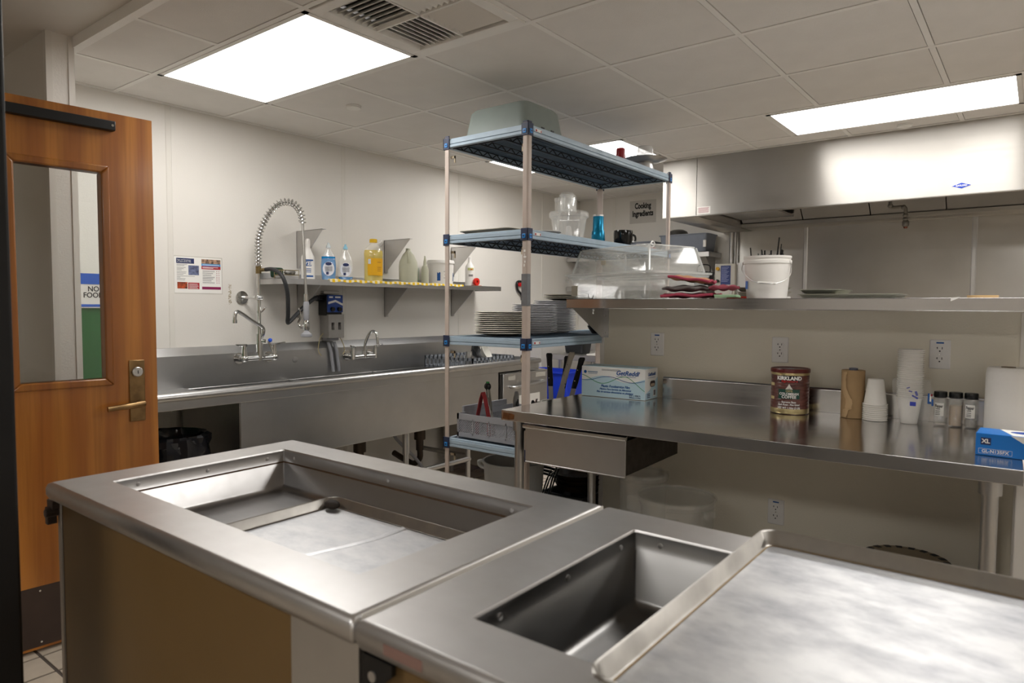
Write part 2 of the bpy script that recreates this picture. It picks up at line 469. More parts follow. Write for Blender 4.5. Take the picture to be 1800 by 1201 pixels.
def add_tile(a, b, c, d):
    w, l = round(b - a - .030, 3), round(d - c - .030, 3)
    if w < .03 or l < .03: return
    if (w, l) not in tiles:
        o = MB().box(-w / 2, w / 2, -l / 2, l / 2, 0, .014).build('ceiling_tile', tile_ceiling, cl, smooth=0); tiles[(w, l)] = o.data
    else:
        o = bpy.data.objects.new('ceiling_tile', tiles[(w, l)]); col.objects.link(o); o.parent = cl
    o.location = ((a + b) / 2, (c + d) / 2, CEIL + .001)
for r in range(len(yg) - 1):
    c, d = yg[r], yg[r + 1]
    fx = [L for L in LIGHTS + [VENT] if abs(L[2] - c) < .02]
    xs = sorted(set(xg) | {q for L in fx for q in L[:2]})
    if r == 5: xs = [q for q in xs if not any(L[0] + .01 < q < L[1] - .01 for L in fx)]
    for a, b in zip(xs[:-1], xs[1:]):
        if b - a < .035: continue
        m_ = (a + b) / 2
        if any(L[0] < m_ < L[1] for L in fx): continue
        dd = d
        if m_ > HOODX and d > HOODY:
            if c > HOODY: continue
            dd = HOODY - .03
        add_tile(a, b, c, dd)
    for q in xs:
        if any(L[0] + .01 < q < L[1] - .01 for L in fx): continue
        e = d if (q < HOODX or d < HOODY) else (HOODY - .01)
        if e > c: grid.box(q - .012, q + .012, c, e, CEIL - .001, CEIL + .03)
for y_ in yg:
    e = 2.5 if y_ < HOODY else HOODX
    grid.box(XL, e, y_ - .012, y_ + .012, CEIL - .0015, CEIL + .03)
grid.box(HOODX, 2.5, HOODY - .03, HOODY - .004, CEIL - .0015, CEIL + .03)
grid.box(XL, XL + .022, 1.21, YB, CEIL - .003, CEIL + .03).box(XL, HOODX, YB - .022, YB, CEIL - .003, CEIL + .03)
grid.build('ceiling_grid', grid_white, cl, smooth=0)
MB().lathe([(.02, -.0012), (.02, -.0002)], 9, (-1.168, 2.12, CEIL + .001), sx=1, sy=.7, wob=lambda a, z, k: 1 + .35 * math.sin(3 * a)).build('tile_damage', plenum, cl, smooth=0)

# ceiling light panels
lamp_m, _nt, _b = _nodes('lit_diffuser')
_e = _nt.nodes.new('ShaderNodeEmission'); _e.inputs[0].default_value = (1.0, .975, .94, 1); _e.inputs[1].default_value = LAMP
_nt.links.new(_e.outputs[0], _nt.nodes['Material Output'].inputs[0])
LAB = ['bright flat ceiling light panel beside the air diffuser', 'long ceiling light panel in front of the range hood',
       'ceiling light panel above the far end of the shelving rack', 'added unseen ceiling light panel above the glove box end of the worktable', 'unseen ceiling light panel beside the end wall of the kitchen']
for L, lab in zip(LIGHTS, LAB):
    cx, cy = (L[0] + L[1]) / 2, (L[2] + L[3]) / 2; w, d = L[1] - L[0] - .026, L[3] - L[2] - .026
    t = thing('ceiling_light', lab, 'ceiling light', (cx, cy, CEIL), group='recessed ceiling light panels')
    fr = MB()
    for bx in ((-w / 2, w / 2, -d / 2, -d / 2 + .022), (-w / 2, w / 2, d / 2 - .022, d / 2), (-w / 2, -w / 2 + .022, -d / 2, d / 2), (w / 2 - .022, w / 2, -d / 2, d / 2)): fr.box(*bx, -.004, .05)
    fr.build('light_frame', grid_white, t, smooth=0)
    MB().box(-w / 2 + .022, w / 2 - .022, -d / 2 + .022, d / 2 - .022, .004, .012).build('diffuser', lamp_m, t, smooth=0)

for cx, cy, lab in ((-1.2, -1.3, 'added unseen fill light panel in the servery behind the serving counter front'), (1.2, -1.3, 'added unseen fill light panel in the servery nearer the end wall')):  # servery panels added out of view to brighten surfaces facing the camera
    t = thing('ceiling_light', lab, 'ceiling light', (cx, cy, 2.53), group='recessed ceiling light panels')
    fr = MB()
    for bx in ((-.6, .6, -.3, -.278), (-.6, .6, .278, .3), (-.6, -.578, -.278, .278), (.578, .6, -.278, .278)): fr.box(*bx, -.02, -.001)
    fr.build('light_frame', grid_white, t, smooth=0)
    MB().box(-.578, .578, -.278, .278, -.014, -.006).build('diffuser', lamp_m, t, smooth=0)

# air diffuser: four fields of blades
cx, cy = -1.935, 1.895
t = thing('ceiling_vent', 'square louvred air diffuser set in the ceiling grid', 'air vent', (cx, cy, CEIL))
fr = MB()
for bx in ((-.292, .292, -.292, -.245), (-.292, .292, .245, .292), (-.292, -.245, -.245, .245), (.245, .292, -.245, .245)): fr.box(*bx, -.008, .03)
fr.build('vent_frame', grid_white, t, bevel=.003)
MB().box(-.26, .26, -.26, .26, .05, .055).build('vent_back', plenum, t, smooth=0)
MB().box(-.004, .004, -.245, .245, -.004, .03).box(-.245, .245, -.004, .004, -.004, .03).build('vent_divider', grid_white, t, smooth=0)
for qx, qy, along, sgn in ((-1, -1, 'x', 1), (-1, 1, 'y', -1), (1, 1, 'x', -1), (1, -1, 'y', 1)):
    for k in range(8):
        off = .015 + .0295 * k
        if along == 'x':
            p = qy * off; a, b = sorted((qx * .006, qx * .243))
            MB().add([(a, p - sgn * .008, 0), (b, p - sgn * .008, 0), (b, p + sgn * .014, .022), (a, p + sgn * .014, .022), (a, p - sgn * .008, .004), (b, p - sgn * .008, .004), (b, p + sgn * .014, .026), (a, p + sgn * .014, .026)],
                [(0, 1, 2, 3), (7, 6, 5, 4), (0, 4, 5, 1), (1, 5, 6, 2), (2, 6, 7, 3), (3, 7, 4, 0)]).build('blade', grid_white, t, smooth=0)
        else:
            p = qx * off; a, b = sorted((qy * .006, qy * .243))
            MB().add([(p - sgn * .008, a, 0), (p - sgn * .008, b, 0), (p + sgn * .014, b, .022), (p + sgn * .014, a, .022), (p - sgn * .008, a, .004), (p - sgn * .008, b, .004), (p + sgn * .014, b, .026), (p + sgn * .014, a, .026)],
                [(0, 1, 2, 3), (7, 6, 5, 4), (0, 4, 5, 1), (1, 5, 6, 2), (2, 6, 7, 3), (3, 7, 4, 0)]).build('blade', grid_white, t, smooth=0)
for lab, x_, y_ in (('round white sprinkler cover plate between ceiling light and sink wall', -3.10, 2.518), ('round white sprinkler cover plate by the hood and its light', -.70, 4.80)):
    t = thing('sprinkler_cover', lab, 'sprinkler cover', (x_, y_, CEIL), group='concealed sprinkler covers')
    MB().lathe([(.033, -.006), (.041, -.006), (.043, -.004), (.043, 0), (.033, 0)], 28, close=True).build('rim', grid_white, t)
    MB().lathe([(.039, -.013), (.041, -.011), (.041, -.008), (.032, -.008)], 28).build('cover_plate', grid_white, t)

# the open wooden door
d1 = bpy.data.objects.new('door_1', None); col.objects.link(d1); d1.location = (-3.012, 1.368, 0); d1.rotation_euler = (0, 0, math.radians(-4)); struct(d1)
W, H = .91, 2.142
GY0, GY1, GZ0, GZ1 = -.492, -.200, 1.058, 1.895
leaf = MB()
for bx in ((-.045, 0, -W, 0, .014, GZ0), (-.045, 0, -W, 0, GZ1, H), (-.045, 0, -W, GY0, GZ0, GZ1), (-.045, 0, GY1, 0, GZ0, GZ1)): leaf.box(*bx)
leaf.build('door_leaf', door_wood, d1, smooth=0)
MB().box(-.028, -.022, GY0, GY1, GZ0, GZ1).build('glass_pane', glass, d1, smooth=0)
bw = .030
for xs in ((-.022, .009), (-.054, -.028)):
    for poly in ([(GY0, GZ0), (GY1, GZ0), (GY1 + bw, GZ0 - bw), (GY0 - bw, GZ0 - bw)], [(GY0, GZ1), (GY1, GZ1), (GY1 + bw, GZ1 + bw), (GY0 - bw, GZ1 + bw)],
                 [(GY0, GZ0), (GY0, GZ1), (GY0 - bw, GZ1 + bw), (GY0 - bw, GZ0 - bw)], [(GY1, GZ0), (GY1, GZ1), (GY1 + bw, GZ1 + bw), (GY1 + bw, GZ0 - bw)]):
        MB().prism(poly, 'x', *xs).build('glazing_bead', bead_wood, d1, bevel=.006)
tk = MB().box(.0, .034, -.86, -.150, 2.066, 2.104).build('closer_track', black_metal, d1, bevel=.003)
MB().cyl((.034, -.162, 2.085), (.036, -.162, 2.085), .005).build('track_screw', chrome, tk)
kp = MB().box(0, .0025, -.89, -.02, .025, .262).build('kick_plate', kick, d1, smooth=0)
for y_ in (-.85, -.62, -.45, -.25, -.06):
    for z_ in (.042, .245): MB().lathe([(.005, 0), (.004, .002)], 8).move(Matrix.Translation((.0025, y_, z_)) @ Matrix.Rotation(PI / 2, 4, 'Y')).build('screw', chrome, kp)
lp = MB().box(0, .008, -.113, -.052, .868, 1.128).build('lock_plate', brass, d1, bevel=.003)
MB().lathe([(.021, 0), (.021, .010), (.018, .013), (.013, .013)], 24).move(Matrix.Translation((.008, -.083, 1.078)) @ Matrix.Rotation(PI / 2, 4, 'Y')).build('lock_cylinder', ss_plain, lp)
MB().box(.021, .0218, -.0845, -.0815, 1.071, 1.085).build('keyhole', black_pl, lp, smooth=0)
lv = MB().cyl((.008, -.078, .945), (.050, -.078, .945), .013, 16).tube(arc([(.046, -.070, .945), (.052, -.10, .944), (.054, -.15, .940), (.054, -.212, .936)], 5), [.013] * 6 + [.012] * 5 + [.0105] * 5, 12)
lv.build('lever_handle', brass, lp)
# ================================================================ serving counter: two modules
TOP = .914
def counter_module(xa, xb, ox0, ox1, floor_z, label, first):
    ya, yb = .612, 1.335; oy0, oy1 = .726, 1.220
    t = thing('serving_counter', label, 'counter', ((xa + xb) / 2, (ya + yb) / 2, 0), group='serving counter modules')
    cxx, cyy = (xa + xb) / 2, (ya + yb) / 2
    def ring(ins, z): return [(x, y, z) for x, y in rrect(xb - xa - 2 * ins, yb - ya - 2 * ins, .006, 3, cxx, cyy)]
    def inner(o, z): return [(x, y, z) for x, y in rrect(ox1 - ox0 + 2 * o, oy1 - oy0 + 2 * o, .004, 3, (ox0 + ox1) / 2, (oy0 + oy1) / 2)]
    MB().loft([inner(0, TOP - .006), inner(.003, TOP), inner(.0045, TOP), ring(.0135, TOP), ring(.012, TOP), ring(.004, TOP - .004), ring(0, TOP - .014), ring(0, TOP - .030), ring(.006, TOP - .042), ring(.020, TOP - .048), inner(.03, TOP - .048), inner(0, TOP - .040)], close=True).build('counter_top', ss_top, t, world=True, smooth=50)
    # sunk well
    lip = .036
    w = MB().loft([inner(-.001, TOP - .004), inner(-.001, TOP - lip), inner(-.004, TOP - lip - .003), inner(-.004, floor_z + .012), inner(-.016, floor_z), inner(-.05, floor_z + .001)], cap0=False)
    w.loft([inner(.004, TOP - .004), inner(.004, floor_z - .006), inner(-.02, floor_z - .008)], cap0=False)
    wl_ = w.build('well_liner', ss_dark if first else ss_liner_shaded, t, world=True, smooth=50)
    if first: MB().loft([inner(-.0015, TOP - lip), inner(-.0045, TOP - lip), inner(-.0045, TOP - lip - .004), inner(-.0015, TOP - lip - .004)], close=True).build('liner_joint', burnt, t, world=True, smooth=0)
    for fx in (.06, .5, .94):
        x = ox0 + (ox1 - ox0) * fx
        MB().lathe([(.0055, 0), (.0055, .0015), (.003, .0022)], 10).move(Matrix.Translation((x, oy1 - .001, TOP - .02)) @ Matrix.Rotation(PI / 2, 4, 'X')).build('rivet', ss_plain, wl_, world=True)
    for fy in (.12, .5, .88):
        for x, s in ((ox0 + .001, 1),):
            MB().lathe([(.0055, 0), (.0055, .0015), (.003, .0022)], 10).move(Matrix.Translation((x, oy0 + (oy1 - oy0) * fy, TOP - .02)) @ Matrix.Rotation(PI / 2 * s, 4, 'Y')).build('rivet', ss_plain, wl_, world=True)
    # body
    pa, pb = xa + .012, xb - .012
    fp = .638
    MB().box(pa + .024, pb - .17, fp, fp + .018, .12, TOP - .048).build('front_panel', tan_panel, t, world=True, smooth=0)
    MB().box(pa, pa + .020, fp - .004, fp + .03, .02, TOP - .048).build('edge_post', alu_edge, t, world=True, bevel=.003)
    MB().box(pa + .020, pa + .024, fp + .002, fp + .02, .02, TOP - .048).build('panel_gap', black_pl, t, world=True, smooth=0)
    MB().box(pb - .17, pb, fp - .004, fp + .03, .02, TOP - .048).build('end_post', ss_plain, t, world=True, smooth=0)
    MB().box(pa, pa + .016, fp + .03, 1.30, .12, TOP - .048).box(pb - .016, pb, fp + .03, 1.30, .12, TOP - .048).build('side_panel', ss_plain, t, world=True, smooth=0)
    MB().box(pa + .016, pb - .016, 1.284, 1.30, .12, TOP - .048).build('back_panel', ss_plain, t, world=True, smooth=0)
    MB().box(pa + .016, pb - .016, fp + .03, 1.284, .12, .135).build('base_shelf', ss_plain, t, world=True, smooth=0)
    for x in (pa + .07, pb - .07):
        for y in (.74, 1.22):
            MB().cyl((x, y, .0), (x, y, .12), .019, 14).build('leg', ss_plain, t, world=True)
    return t
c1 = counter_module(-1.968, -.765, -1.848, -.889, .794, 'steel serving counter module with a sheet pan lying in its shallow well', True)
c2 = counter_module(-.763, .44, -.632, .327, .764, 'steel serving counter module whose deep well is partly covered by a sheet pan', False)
# catches and plate under the rims
MB().box(-1.978, -1.940, .618, .636, .846, .868).box(-1.974, -1.956, .612, .634, .806, .850).cyl((-1.952, .605, .838), (-1.952, .634, .838), .011).build('tray_rail_catch', kick, c1, world=True, bevel=.002)
MB().prism([(-.752, .866), (-.690, .866), (-.690, .850), (-.735, .812), (-.752, .812)], 'y', .620, .628).build('tray_rail_bracket', black_metal, c2, world=True)
MB().lathe([(.008, 0), (.008, .002)], 12).move(Matrix.Translation((-.730, .620, .838)) @ Matrix.Rotation(PI / 2, 4, 'X')).build('bracket_bolt', ss_plain, c2, world=True)
patch(c2, 'rating_label', mat('faded_label', '#8E6F66', .5), .075, .016, (-.66, .612, TOP - .022), FY, world=True)
MB().box(-.7648, -.7632, .63, 1.32, TOP - .008, TOP + .0012).build('joint_highlight', strip_white, c2, world=True, smooth=0)  # white strip paints the bright highlight along the module joint

def sheet_pan(name, label, w, d, loc, rotz, stain):
    t = thing(name, label, 'sheet pan', loc, rotz)
    h = .026; r = .028
    def ring(W, D, R, z): return [(x, y, z) for x, y in rrect(W, D, R, 6)]
    MB().loft([ring(w - .03, d - .03, r, 0), ring(w - .020, d - .020, r, .002), ring(w - .006, d - .006, r, h - .002), ring(w, d, r, h - .004), ring(w + .001, d + .001, r, h), ring(w - .003, d - .003, r, h + .002), ring(w - .010, d - .010, r, h), ring(w - .023, d - .023, r - .004, .004), ring(w - .0315, d - .0315, r - .006, .0017), ring(w - .032, d - .032, r - .006, .0016)], cap1=False).build('pan_wall', alu_rim, t, smooth=60)
    MB().loft([ring(w - .032, d - .032, r - .006, .0016), ring(w - .2, d - .2, r, .0014)], cap0=False).build('pan_bottom', stain[0], t)
    MB().loft([ring(w - .030, d - .030, r - .006, .0021), ring(w - .037, d - .037, r - .008, .0021)], cap0=False, cap1=False).build('grease_line', stain[1], t, smooth=0)
    return t
def pan_stain(name, a, b, c, sc):
    m, nt, bs = _nodes(name)
    n = _noise(nt, sc, (1, 1.8, 1), 6.0, 0.62); n2 = _noise(nt, 2.3, None, 3.0)
    mx = _mixcol(nt, _range(nt, n.outputs[0], 0, 1, .40, .66), a, b)
    mx2 = _mixcol(nt, _range(nt, n2.outputs[0], 0, .7, .5, .75), a, c); nt.links.new(mx.outputs[2], mx2.inputs[6])
    nt.links.new(mx2.outputs[2], bs.inputs['Base Color']); bs.inputs['Metallic'].default_value = .85
    nt.links.new(_range(nt, n.outputs[0], .40, .50, .35, .65), bs.inputs['Roughness'])
    bp = nt.nodes.new('ShaderNodeBump'); bp.inputs['Strength'].default_value = .06; bp.inputs['Distance'].default_value = .003
    nt.links.new(n.outputs[0], bp.inputs['Height']); nt.links.new(bp.outputs[0], bs.inputs['Normal'])
    return m
st1 = pan_stain('worn_pan_bottom', (.64, .645, .655), (.40, .41, .44), (.74, .74, .74), 8)
st2 = pan_stain('foil_lined_pan_bottom', (.70, .70, .71), (.54, .55, .57), (.78, .78, .78), 12)
p = sheet_pan('sheet_pan', 'scorched aluminium sheet pan lying down in the counter well', .655, .450, (-1.240, .968, .7965), 0, (st2, mat('scorched_grease', '#2C231B', .7)))
MB().sphere((-.288, .190, .017), .018, 10, 6, (1.5, 1, .7)).build('burnt_corner', mat('scorched_grease', '#2C231B', .7), p)
cr = MB(); rows = []
for k in range(21):
    y = -.205 + .0205 * k; cx_ = -.06 + .09 * (y + .2) + .012 * math.sin(14 * y)
    rows.append([(cx_ - .012, y, .0017), (cx_, y, .0060), (cx_ + .014, y, .0017), (cx_, y, .0012)])
cr.loft(rows).build('foil_crease', st2, p, smooth=70)
sheet_pan('sheet_pan', 'large dull sheet pan resting across the deep counter well', .457, .655, (-.176, .985, TOP + .0012), 0, (st1, mat('yellowed_grease', '#A58A5C', .5)))

# ================================================================ dish sink along the left wall
sk = thing('dish_sink', 'long stainless dish sink with drainboards along the white wall', 'sink', (-3.57, 2.95, 0))
Y0, Y1 = 1.45, 4.52
MB().prism([(-3.918, .86), (-3.918, 1.115), (-3.905, 1.115), (-3.868, 1.068), (-3.868, .88), (-3.872, .86)], 'y', Y0, Y1).build('backsplash', ss_sink, sk, world=True, smooth=0, bevel=.003)
MB().cyl((-3.232, Y0, .922), (-3.232, Y1, .922), .021, 20).build('front_rail', ss_sink, sk, world=True)
MB().box(-3.250, -3.236, Y0, Y1, .858, .915).build('rail_apron', ss_sink, sk, world=True, bevel=.003)
MB().box(-3.87, -3.24, Y0, 1.90, .872, .884).build('drainboard', ss_sink, sk, world=True, smooth=0)
MB().box(-3.87, -3.24, 4.00, Y1, .872, .884).build('drainboard', ss_sink, sk, world=True, smooth=0)
MB().box(-3.87, -3.235, Y0, Y0 + .015, .86, .945).box(-3.87, -3.235, Y1 - .015, Y1, .85, .945).build('end_curb', ss_sink, sk, world=True, bevel=.003)
b0, b1, zb = 1.892, 4.005, .525
shell = MB().box(-3.257, -3.243, b0, b1, zb, .878).box(-3.88, -3.866, b0, b1, zb, .878).box(-3.866, -3.257, b0, b1, zb, zb + .012)
for y_ in (b0, 2.59, 3.29, b1 - .012): shell.box(-3.866, -3.257, y_, y_ + .012, zb + .012, .878)
shell.build('basin', ss_sink, sk, world=True, bevel=.004)
MB().box(-3.244, -3.238, b0 - .006, b0 + .006, zb, .86).build('basin_corner', ss_plain, sk, world=True, smooth=0)
for y_ in (1.462, 3.10, 3.72):
    for x_ in ((-3.30, -3.80) if y_ > 2 else (-3.29, -3.80)):
        l = MB().cyl((x_, y_, .0), (x_, y_, .30 if y_ < 2 else .40), .018, 14).cyl((x_, y_, .30 if y_ < 2 else .38), (x_, y_, .872 if y_ < 2 else zb), .024, 14)
        l.build('leg', ss_plain, sk, world=True)
MB().cyl((-3.30, 3.10, .235), (-3.30, 3.735, .235), .019, 14).build('cross_rail', ss_plain, sk, world=True)
MB().cyl((-3.80, 3.10, .255), (-3.30, 3.10, .255), .017, 14).build('cross_rail', ss_plain, sk, world=True)
MB().cyl((-3.80, 3.72, .255), (-3.30, 3.72, .255), .017, 14).build('cross_rail', ss_plain, sk, world=True)
for y_ in (2.24, 2.94, 3.50):
    MB().cyl((-3.58, y_, .30), (-3.58, y_, zb), .028, 14).cyl((-3.58, y_, .38), (-3.58, y_, .46), .042, 14).tube(arc([(-3.58, y_, .31), (-3.58, y_, .24), (-3.64, y_, .19), (-3.72, y_, .20), (-3.86, y_, .24)], 4), .022, 10).build('drain_pipe', mat('drain_bronze', '#4A4038', .4, metal=.8), sk, world=True)
MB().tube(arc([(-3.70, 3.30, .52), (-3.66, 3.34, .40), (-3.55, 3.46, .22), (-3.5, 3.5, .08), (-3.5, 3.5, .0)], 6), .012, 8).build('waste_hose', grey_pl, sk, world=True)
MB().lathe([(.020, 0), (.020, .003), (.012, .004)], 16).move(Matrix.Translation((-3.868, 2.645, 1.003)) @ Matrix.Rotation(PI / 2, 4, 'Y')).build('plug_cap', ss_plain, sk, world=True)

# pre-rinse faucet
fa = thing('pre_rinse_faucet', 'tall chrome pre-rinse faucet with a spring arch above the sink', 'faucet', (-3.868, 2.345, 1.04))
ry, rx = 2.345, -3.800
MB().cyl((rx, ry - .105, 1.035), (rx, ry + .105, 1.035), .017, 14).cyl((rx, ry, 1.02), (rx, ry, 1.10), .019, 14).build('mixer_body', chrome, fa, world=True)
for s in (-1, 1):
    y_ = ry + s * .102
    v = MB().cyl((-3.867, y_, 1.035), (rx, y_, 1.035), .020, 14).cyl((-3.867, y_, 1.035), (-3.860, y_, 1.035), .034, 20).cyl((rx, y_, 1.02), (rx, y_, 1.095), .019, 14, .015).sphere((rx, y_, 1.035), .024).build('valve', chrome, fa, world=True)
    MB().cyl((rx, y_, 1.095), (rx, y_, 1.118), .013, 12).tube([(rx - .005, y_ - .018, 1.114), (rx + .01, y_ + .02, 1.118), (rx + .025, y_ + .062, 1.125)] if s > 0 else [(rx, y_ + .015, 1.116), (rx, y_ - .02, 1.118), (rx, y_ - .055, 1.122)], [.010, .008, .006], 10).build('valve_handle', chrome, v, world=True)
MB().cyl((rx, ry, 1.10), (rx, ry, 1.565), .0115, 14).build('riser', chrome, fa, world=True)
MB().cyl((rx, ry, 1.10), (rx, ry, 1.185), .020, 14).cyl((rx, ry, 1.14), (rx + .03, ry + .02, 1.14), .012, 12).build('add_on_body', chrome, fa, world=True)
MB().sphere((rx + .045, ry + .045, 1.145), .013).build('blue_knob', mat('knob_blue', '#1B55D8', .3), fa, world=True)
MB().tube([(rx + .04, ry + .035, 1.14), (rx + .055, ry + .05, 1.09), (rx + .06, ry + .055, 1.06)], [.007, .008, .005], 8).build('lever', chrome, fa, world=True)
MB().tube(arc([(rx + .01, ry + .005, 1.16), (rx + .028, ry + .01, 1.19), (rx + .030, ry + .002, 1.225), (rx + .040, ry - .07, 1.265), (rx + .06, ry - .165, 1.318), (rx + .075, ry - .195, 1.318), (rx + .078, ry - .205, 1.295), (rx + .078, ry - .206, 1.262)], 5), .011, 12).cyl((rx + .078, ry - .206, 1.255), (rx + .078, ry - .206, 1.275), .014, 12).build('swing_spout', chrome, fa, world=True)
MB().cyl((-3.918, ry - .045, 1.408), (-3.910, ry - .045, 1.408), .040, 22).cyl((-3.91, ry - .045, 1.408), (rx, ry, 1.408), .008, 10).cyl((rx, ry - .018, 1.408), (rx, ry + .018, 1.408), .016, 12).build('wall_bracket', chrome, fa, world=True)
MB().tube([(rx, ry - .012, 1.318), (rx + .01, ry + .015, 1.322), (rx + .025, ry + .032, 1.350)], .0045, 8).cyl((rx, ry, 1.312), (rx, ry, 1.326), .015, 12).build('hook', chrome, fa, world=True)
MB().cyl((rx, ry, 1.555), (rx, ry, 1.60), .017, 12).cyl((rx, ry, 1.575), (rx + .03, ry + .03, 1.580), .011, 12).build('tee', mat('brass_fitting', '#8C7A56', .35, metal=1), fa, world=True)
path = arc([(rx, ry, 1.60), (rx, ry, 1.68), (rx + .004, ry + .004, 1.78), (rx + .04, ry + .035, 1.90), (rx + .10, ry + .085, 1.985), (rx + .17, ry + .13, 1.985), (rx + .215, ry + .155, 1.93), (rx + .228, ry + .160, 1.86)], 14)
MB().tube(path, .0095, 10).tube([path[-1], (rx + .238, ry + .165, 1.60), (rx + .245, ry + .168, 1.40)], .0085, 10).build('hose', mat('braided_hose', '#A9A6A0', .35, metal=.9, bump=.6, bscale=700), fa, world=True)
acc = [0.0]
for a, b in zip(path[:-1], path[1:]): acc.append(acc[-1] + (b - a).length)
hel = []; N = 620; tot = acc[-1]; turns = 31
nrm = Vector((1, -1, 0)).normalized(); j = 0
for i in range(N + 1):
    s_ = tot * i / N
    while j < len(acc) - 2 and acc[j + 1] < s_: j += 1
    k = (s_ - acc[j]) / max(1e-9, acc[j + 1] - acc[j]); p_ = path[j].lerp(path[j + 1], k); T = (path[j + 1] - path[j]).normalized()
    n1 = (nrm - T * nrm.dot(T)).normalized(); n2 = T.cross(n1); a_ = 2 * PI * turns * i / N
    R_ = .0200
    hel.append(p_ + (n1 * math.cos(a_) + n2 * math.sin(a_)) * R_)
MB().tube(hel, .0034, 6).build('spring', chrome, fa, world=True)
hx, hy = rx + .245, ry + .168
MB().cyl((hx, hy, 1.385), (hx, hy, 1.43), .014, 12).build('hose_collar', chrome, fa, world=True)
MB().lathe([(.013, 1.27), (.017, 1.28), (.018, 1.37), (.014, 1.385)], 14, (hx, hy, 0)).build('spray_grip', grey_pl, fa, world=True)
MB().lathe([(.012, 1.205), (.019, 1.215), (.019, 1.25), (.013, 1.272)], 14, (hx, hy, 0)).cyl((hx - .02, hy - .012, 1.235), (hx, hy, 1.235), .012, 10).build('spray_valve', chrome, fa, world=True)
MB().tube(arc([(hx - .012, hy - .006, 1.225), (hx - .036, hy - .02, 1.228), (hx - .045, hy - .026, 1.255), (hx - .030, hy - .018, 1.295), (hx - .040, hy - .024, 1.345)], 5), [.006] * 15 + [.005] * 6, 8).build('squeeze_lever', chrome, fa, world=True)
MB().lathe([(.030, 1.168), (.034, 1.172), (.033, 1.186), (.020, 1.196), (.010, 1.208)], 20, (hx, hy, 0)).build('spray_face', grey_pl, fa, world=True)
MB().tube(arc([(rx + .03, ry + .03, 1.580), (-3.69, 2.378, 1.578), (-3.605, 2.382, 1.535), (-3.590, 2.405, 1.44), (-3.615, 2.425, 1.31), (-3.635, 2.435, 1.262), (-3.655, 2.465, 1.262), (-3.70, 2.59, 1.345), (-3.735, 2.70, 1.405), (-3.80, 2.765, 1.41), (-3.85, 2.800, 1.405)], 6), .0125, 12).build('rubber_feed_hose', mat('black_rubber', '#2A2B2D', .5), fa, world=True)

# small faucet
fb = thing('wall_faucet', 'small chrome wall faucet with gooseneck spout over the sink', 'faucet', (-3.868, 3.165, 1.02))
qx, qy = -3.795, 3.165
MB().cyl((qx, qy - .10, 1.0), (qx, qy + .10, 1.0), .015, 14).build('mixer_body', chrome, fb, world=True)
for s in (-1, 1):
    y_ = qy + s * .10
    v = MB().cyl((-3.867, y_, 1.01), (qx, y_, 1.0), .019, 14).cyl((-3.867, y_, 1.01), (-3.860, y_, 1.01), .036, 20).cyl((qx, y_, .985), (qx, y_, 1.055), .018, 14, .014).build('valve', chrome, fb, world=True)
    MB().cyl((qx, y_, 1.055), (qx, y_, 1.075), .012, 12).tube([(qx, y_ + .012, 1.072), (qx + .01, y_ - .015 * s * -1, 1.074), (qx + .03, y_ + s * .045, 1.082)], [.009, .008, .005], 10).build('valve_handle', chrome, v, world=True)
MB().cyl((qx, qy, .99), (qx, qy, 1.04), .018, 14).tube(arc([(qx, qy, 1.03), (qx + .004, qy + .004, 1.09), (qx + .02, qy + .02, 1.15), (qx + .045, qy + .035, 1.180), (qx + .075, qy + .045, 1.165), (qx + .085, qy + .048, 1.12), (qx + .086, qy + .048, 1.09)], 6), .010, 12).build('spout', chrome, fb, world=True)

# chemical dispenser
dsp = thing('chemical_dispenser', 'blue and grey chemical dispenser on the wall over the sink', 'dispenser', (-3.90, 2.94, 1.10))
MB().box(-3.918, -3.88, 2.885, 3.015, 1.44, 1.462).build('mount_plate', ss_plain, dsp, world=True, bevel=.003)
MB().box(-3.918, -3.825, 2.865, 2.995, 1.292, 1.435).build('case', black_pl, dsp, world=True, bevel=.006)
pn = MB().box(-3.825, -3.812, 2.868, 2.992, 1.315, 1.433).build('blue_panel', mat('panel_blue', '#2C4C9A', .35), dsp, world=True, bevel=.002)
MB().prism([(2.87, 1.37), (2.93, 1.385), (2.99, 1.36), (2.99, 1.375), (2.93, 1.40), (2.87, 1.385)], 'x', -3.812, -3.8112).build('panel_swoosh', ink_white, pn, world=True, smooth=0)
for y_ in (2.90, 2.958): MB().cyl((-3.812, y_, 1.336), (-3.795, y_, 1.336), .015, 14).build('knob', black_pl, dsp, world=True)
for y_, zz, ww in ((2.893, 1.418, .03), (2.950, 1.418, .045)): patch(pn, 'panel_print', ink_white, ww, .010, (-3.812, y_, zz), FX, world=True)
lc = MB()
for bx in ((2.868, 2.998, 1.14, 1.195), (2.868, 2.998, 1.245, 1.30), (2.868, 2.892, 1.195, 1.245), (2.916, 2.948, 1.195, 1.245), (2.972, 2.998, 1.195, 1.245)): lc.box(-3.90, -3.808, *bx)
lc.build('lower_cover', mat('cover_grey', '#8E8A85', .45, var=.06, scale=20), dsp, world=True, smooth=0)
MB().box(-3.90, -3.85, 2.885, 2.985, 1.119, 1.14).build('outlet_block', grey_pl, dsp, world=True, bevel=.004)
for y_, dy in ((2.905, .03), (2.955, .03)): MB().tube([(-3.862, y_, 1.11), (-3.850, y_ + dy * .4, 1.04), (-3.848, y_ + dy, .905)], .011, 12).build('drop_tube', grey_pl, dsp, world=True)
MB().cyl((-3.87, 2.865, 1.40), (-3.87, 2.815, 1.405), .014, 12).cyl((-3.87, 2.83, 1.39), (-3.87, 2.83, 1.43), .012, 10).build('inlet_valve', black_pl, dsp, world=True)
MB().cyl((-3.87, 2.995, 1.40), (-3.87, 3.015, 1.40), .014, 12).build('end_plug', black_pl, dsp, world=True)
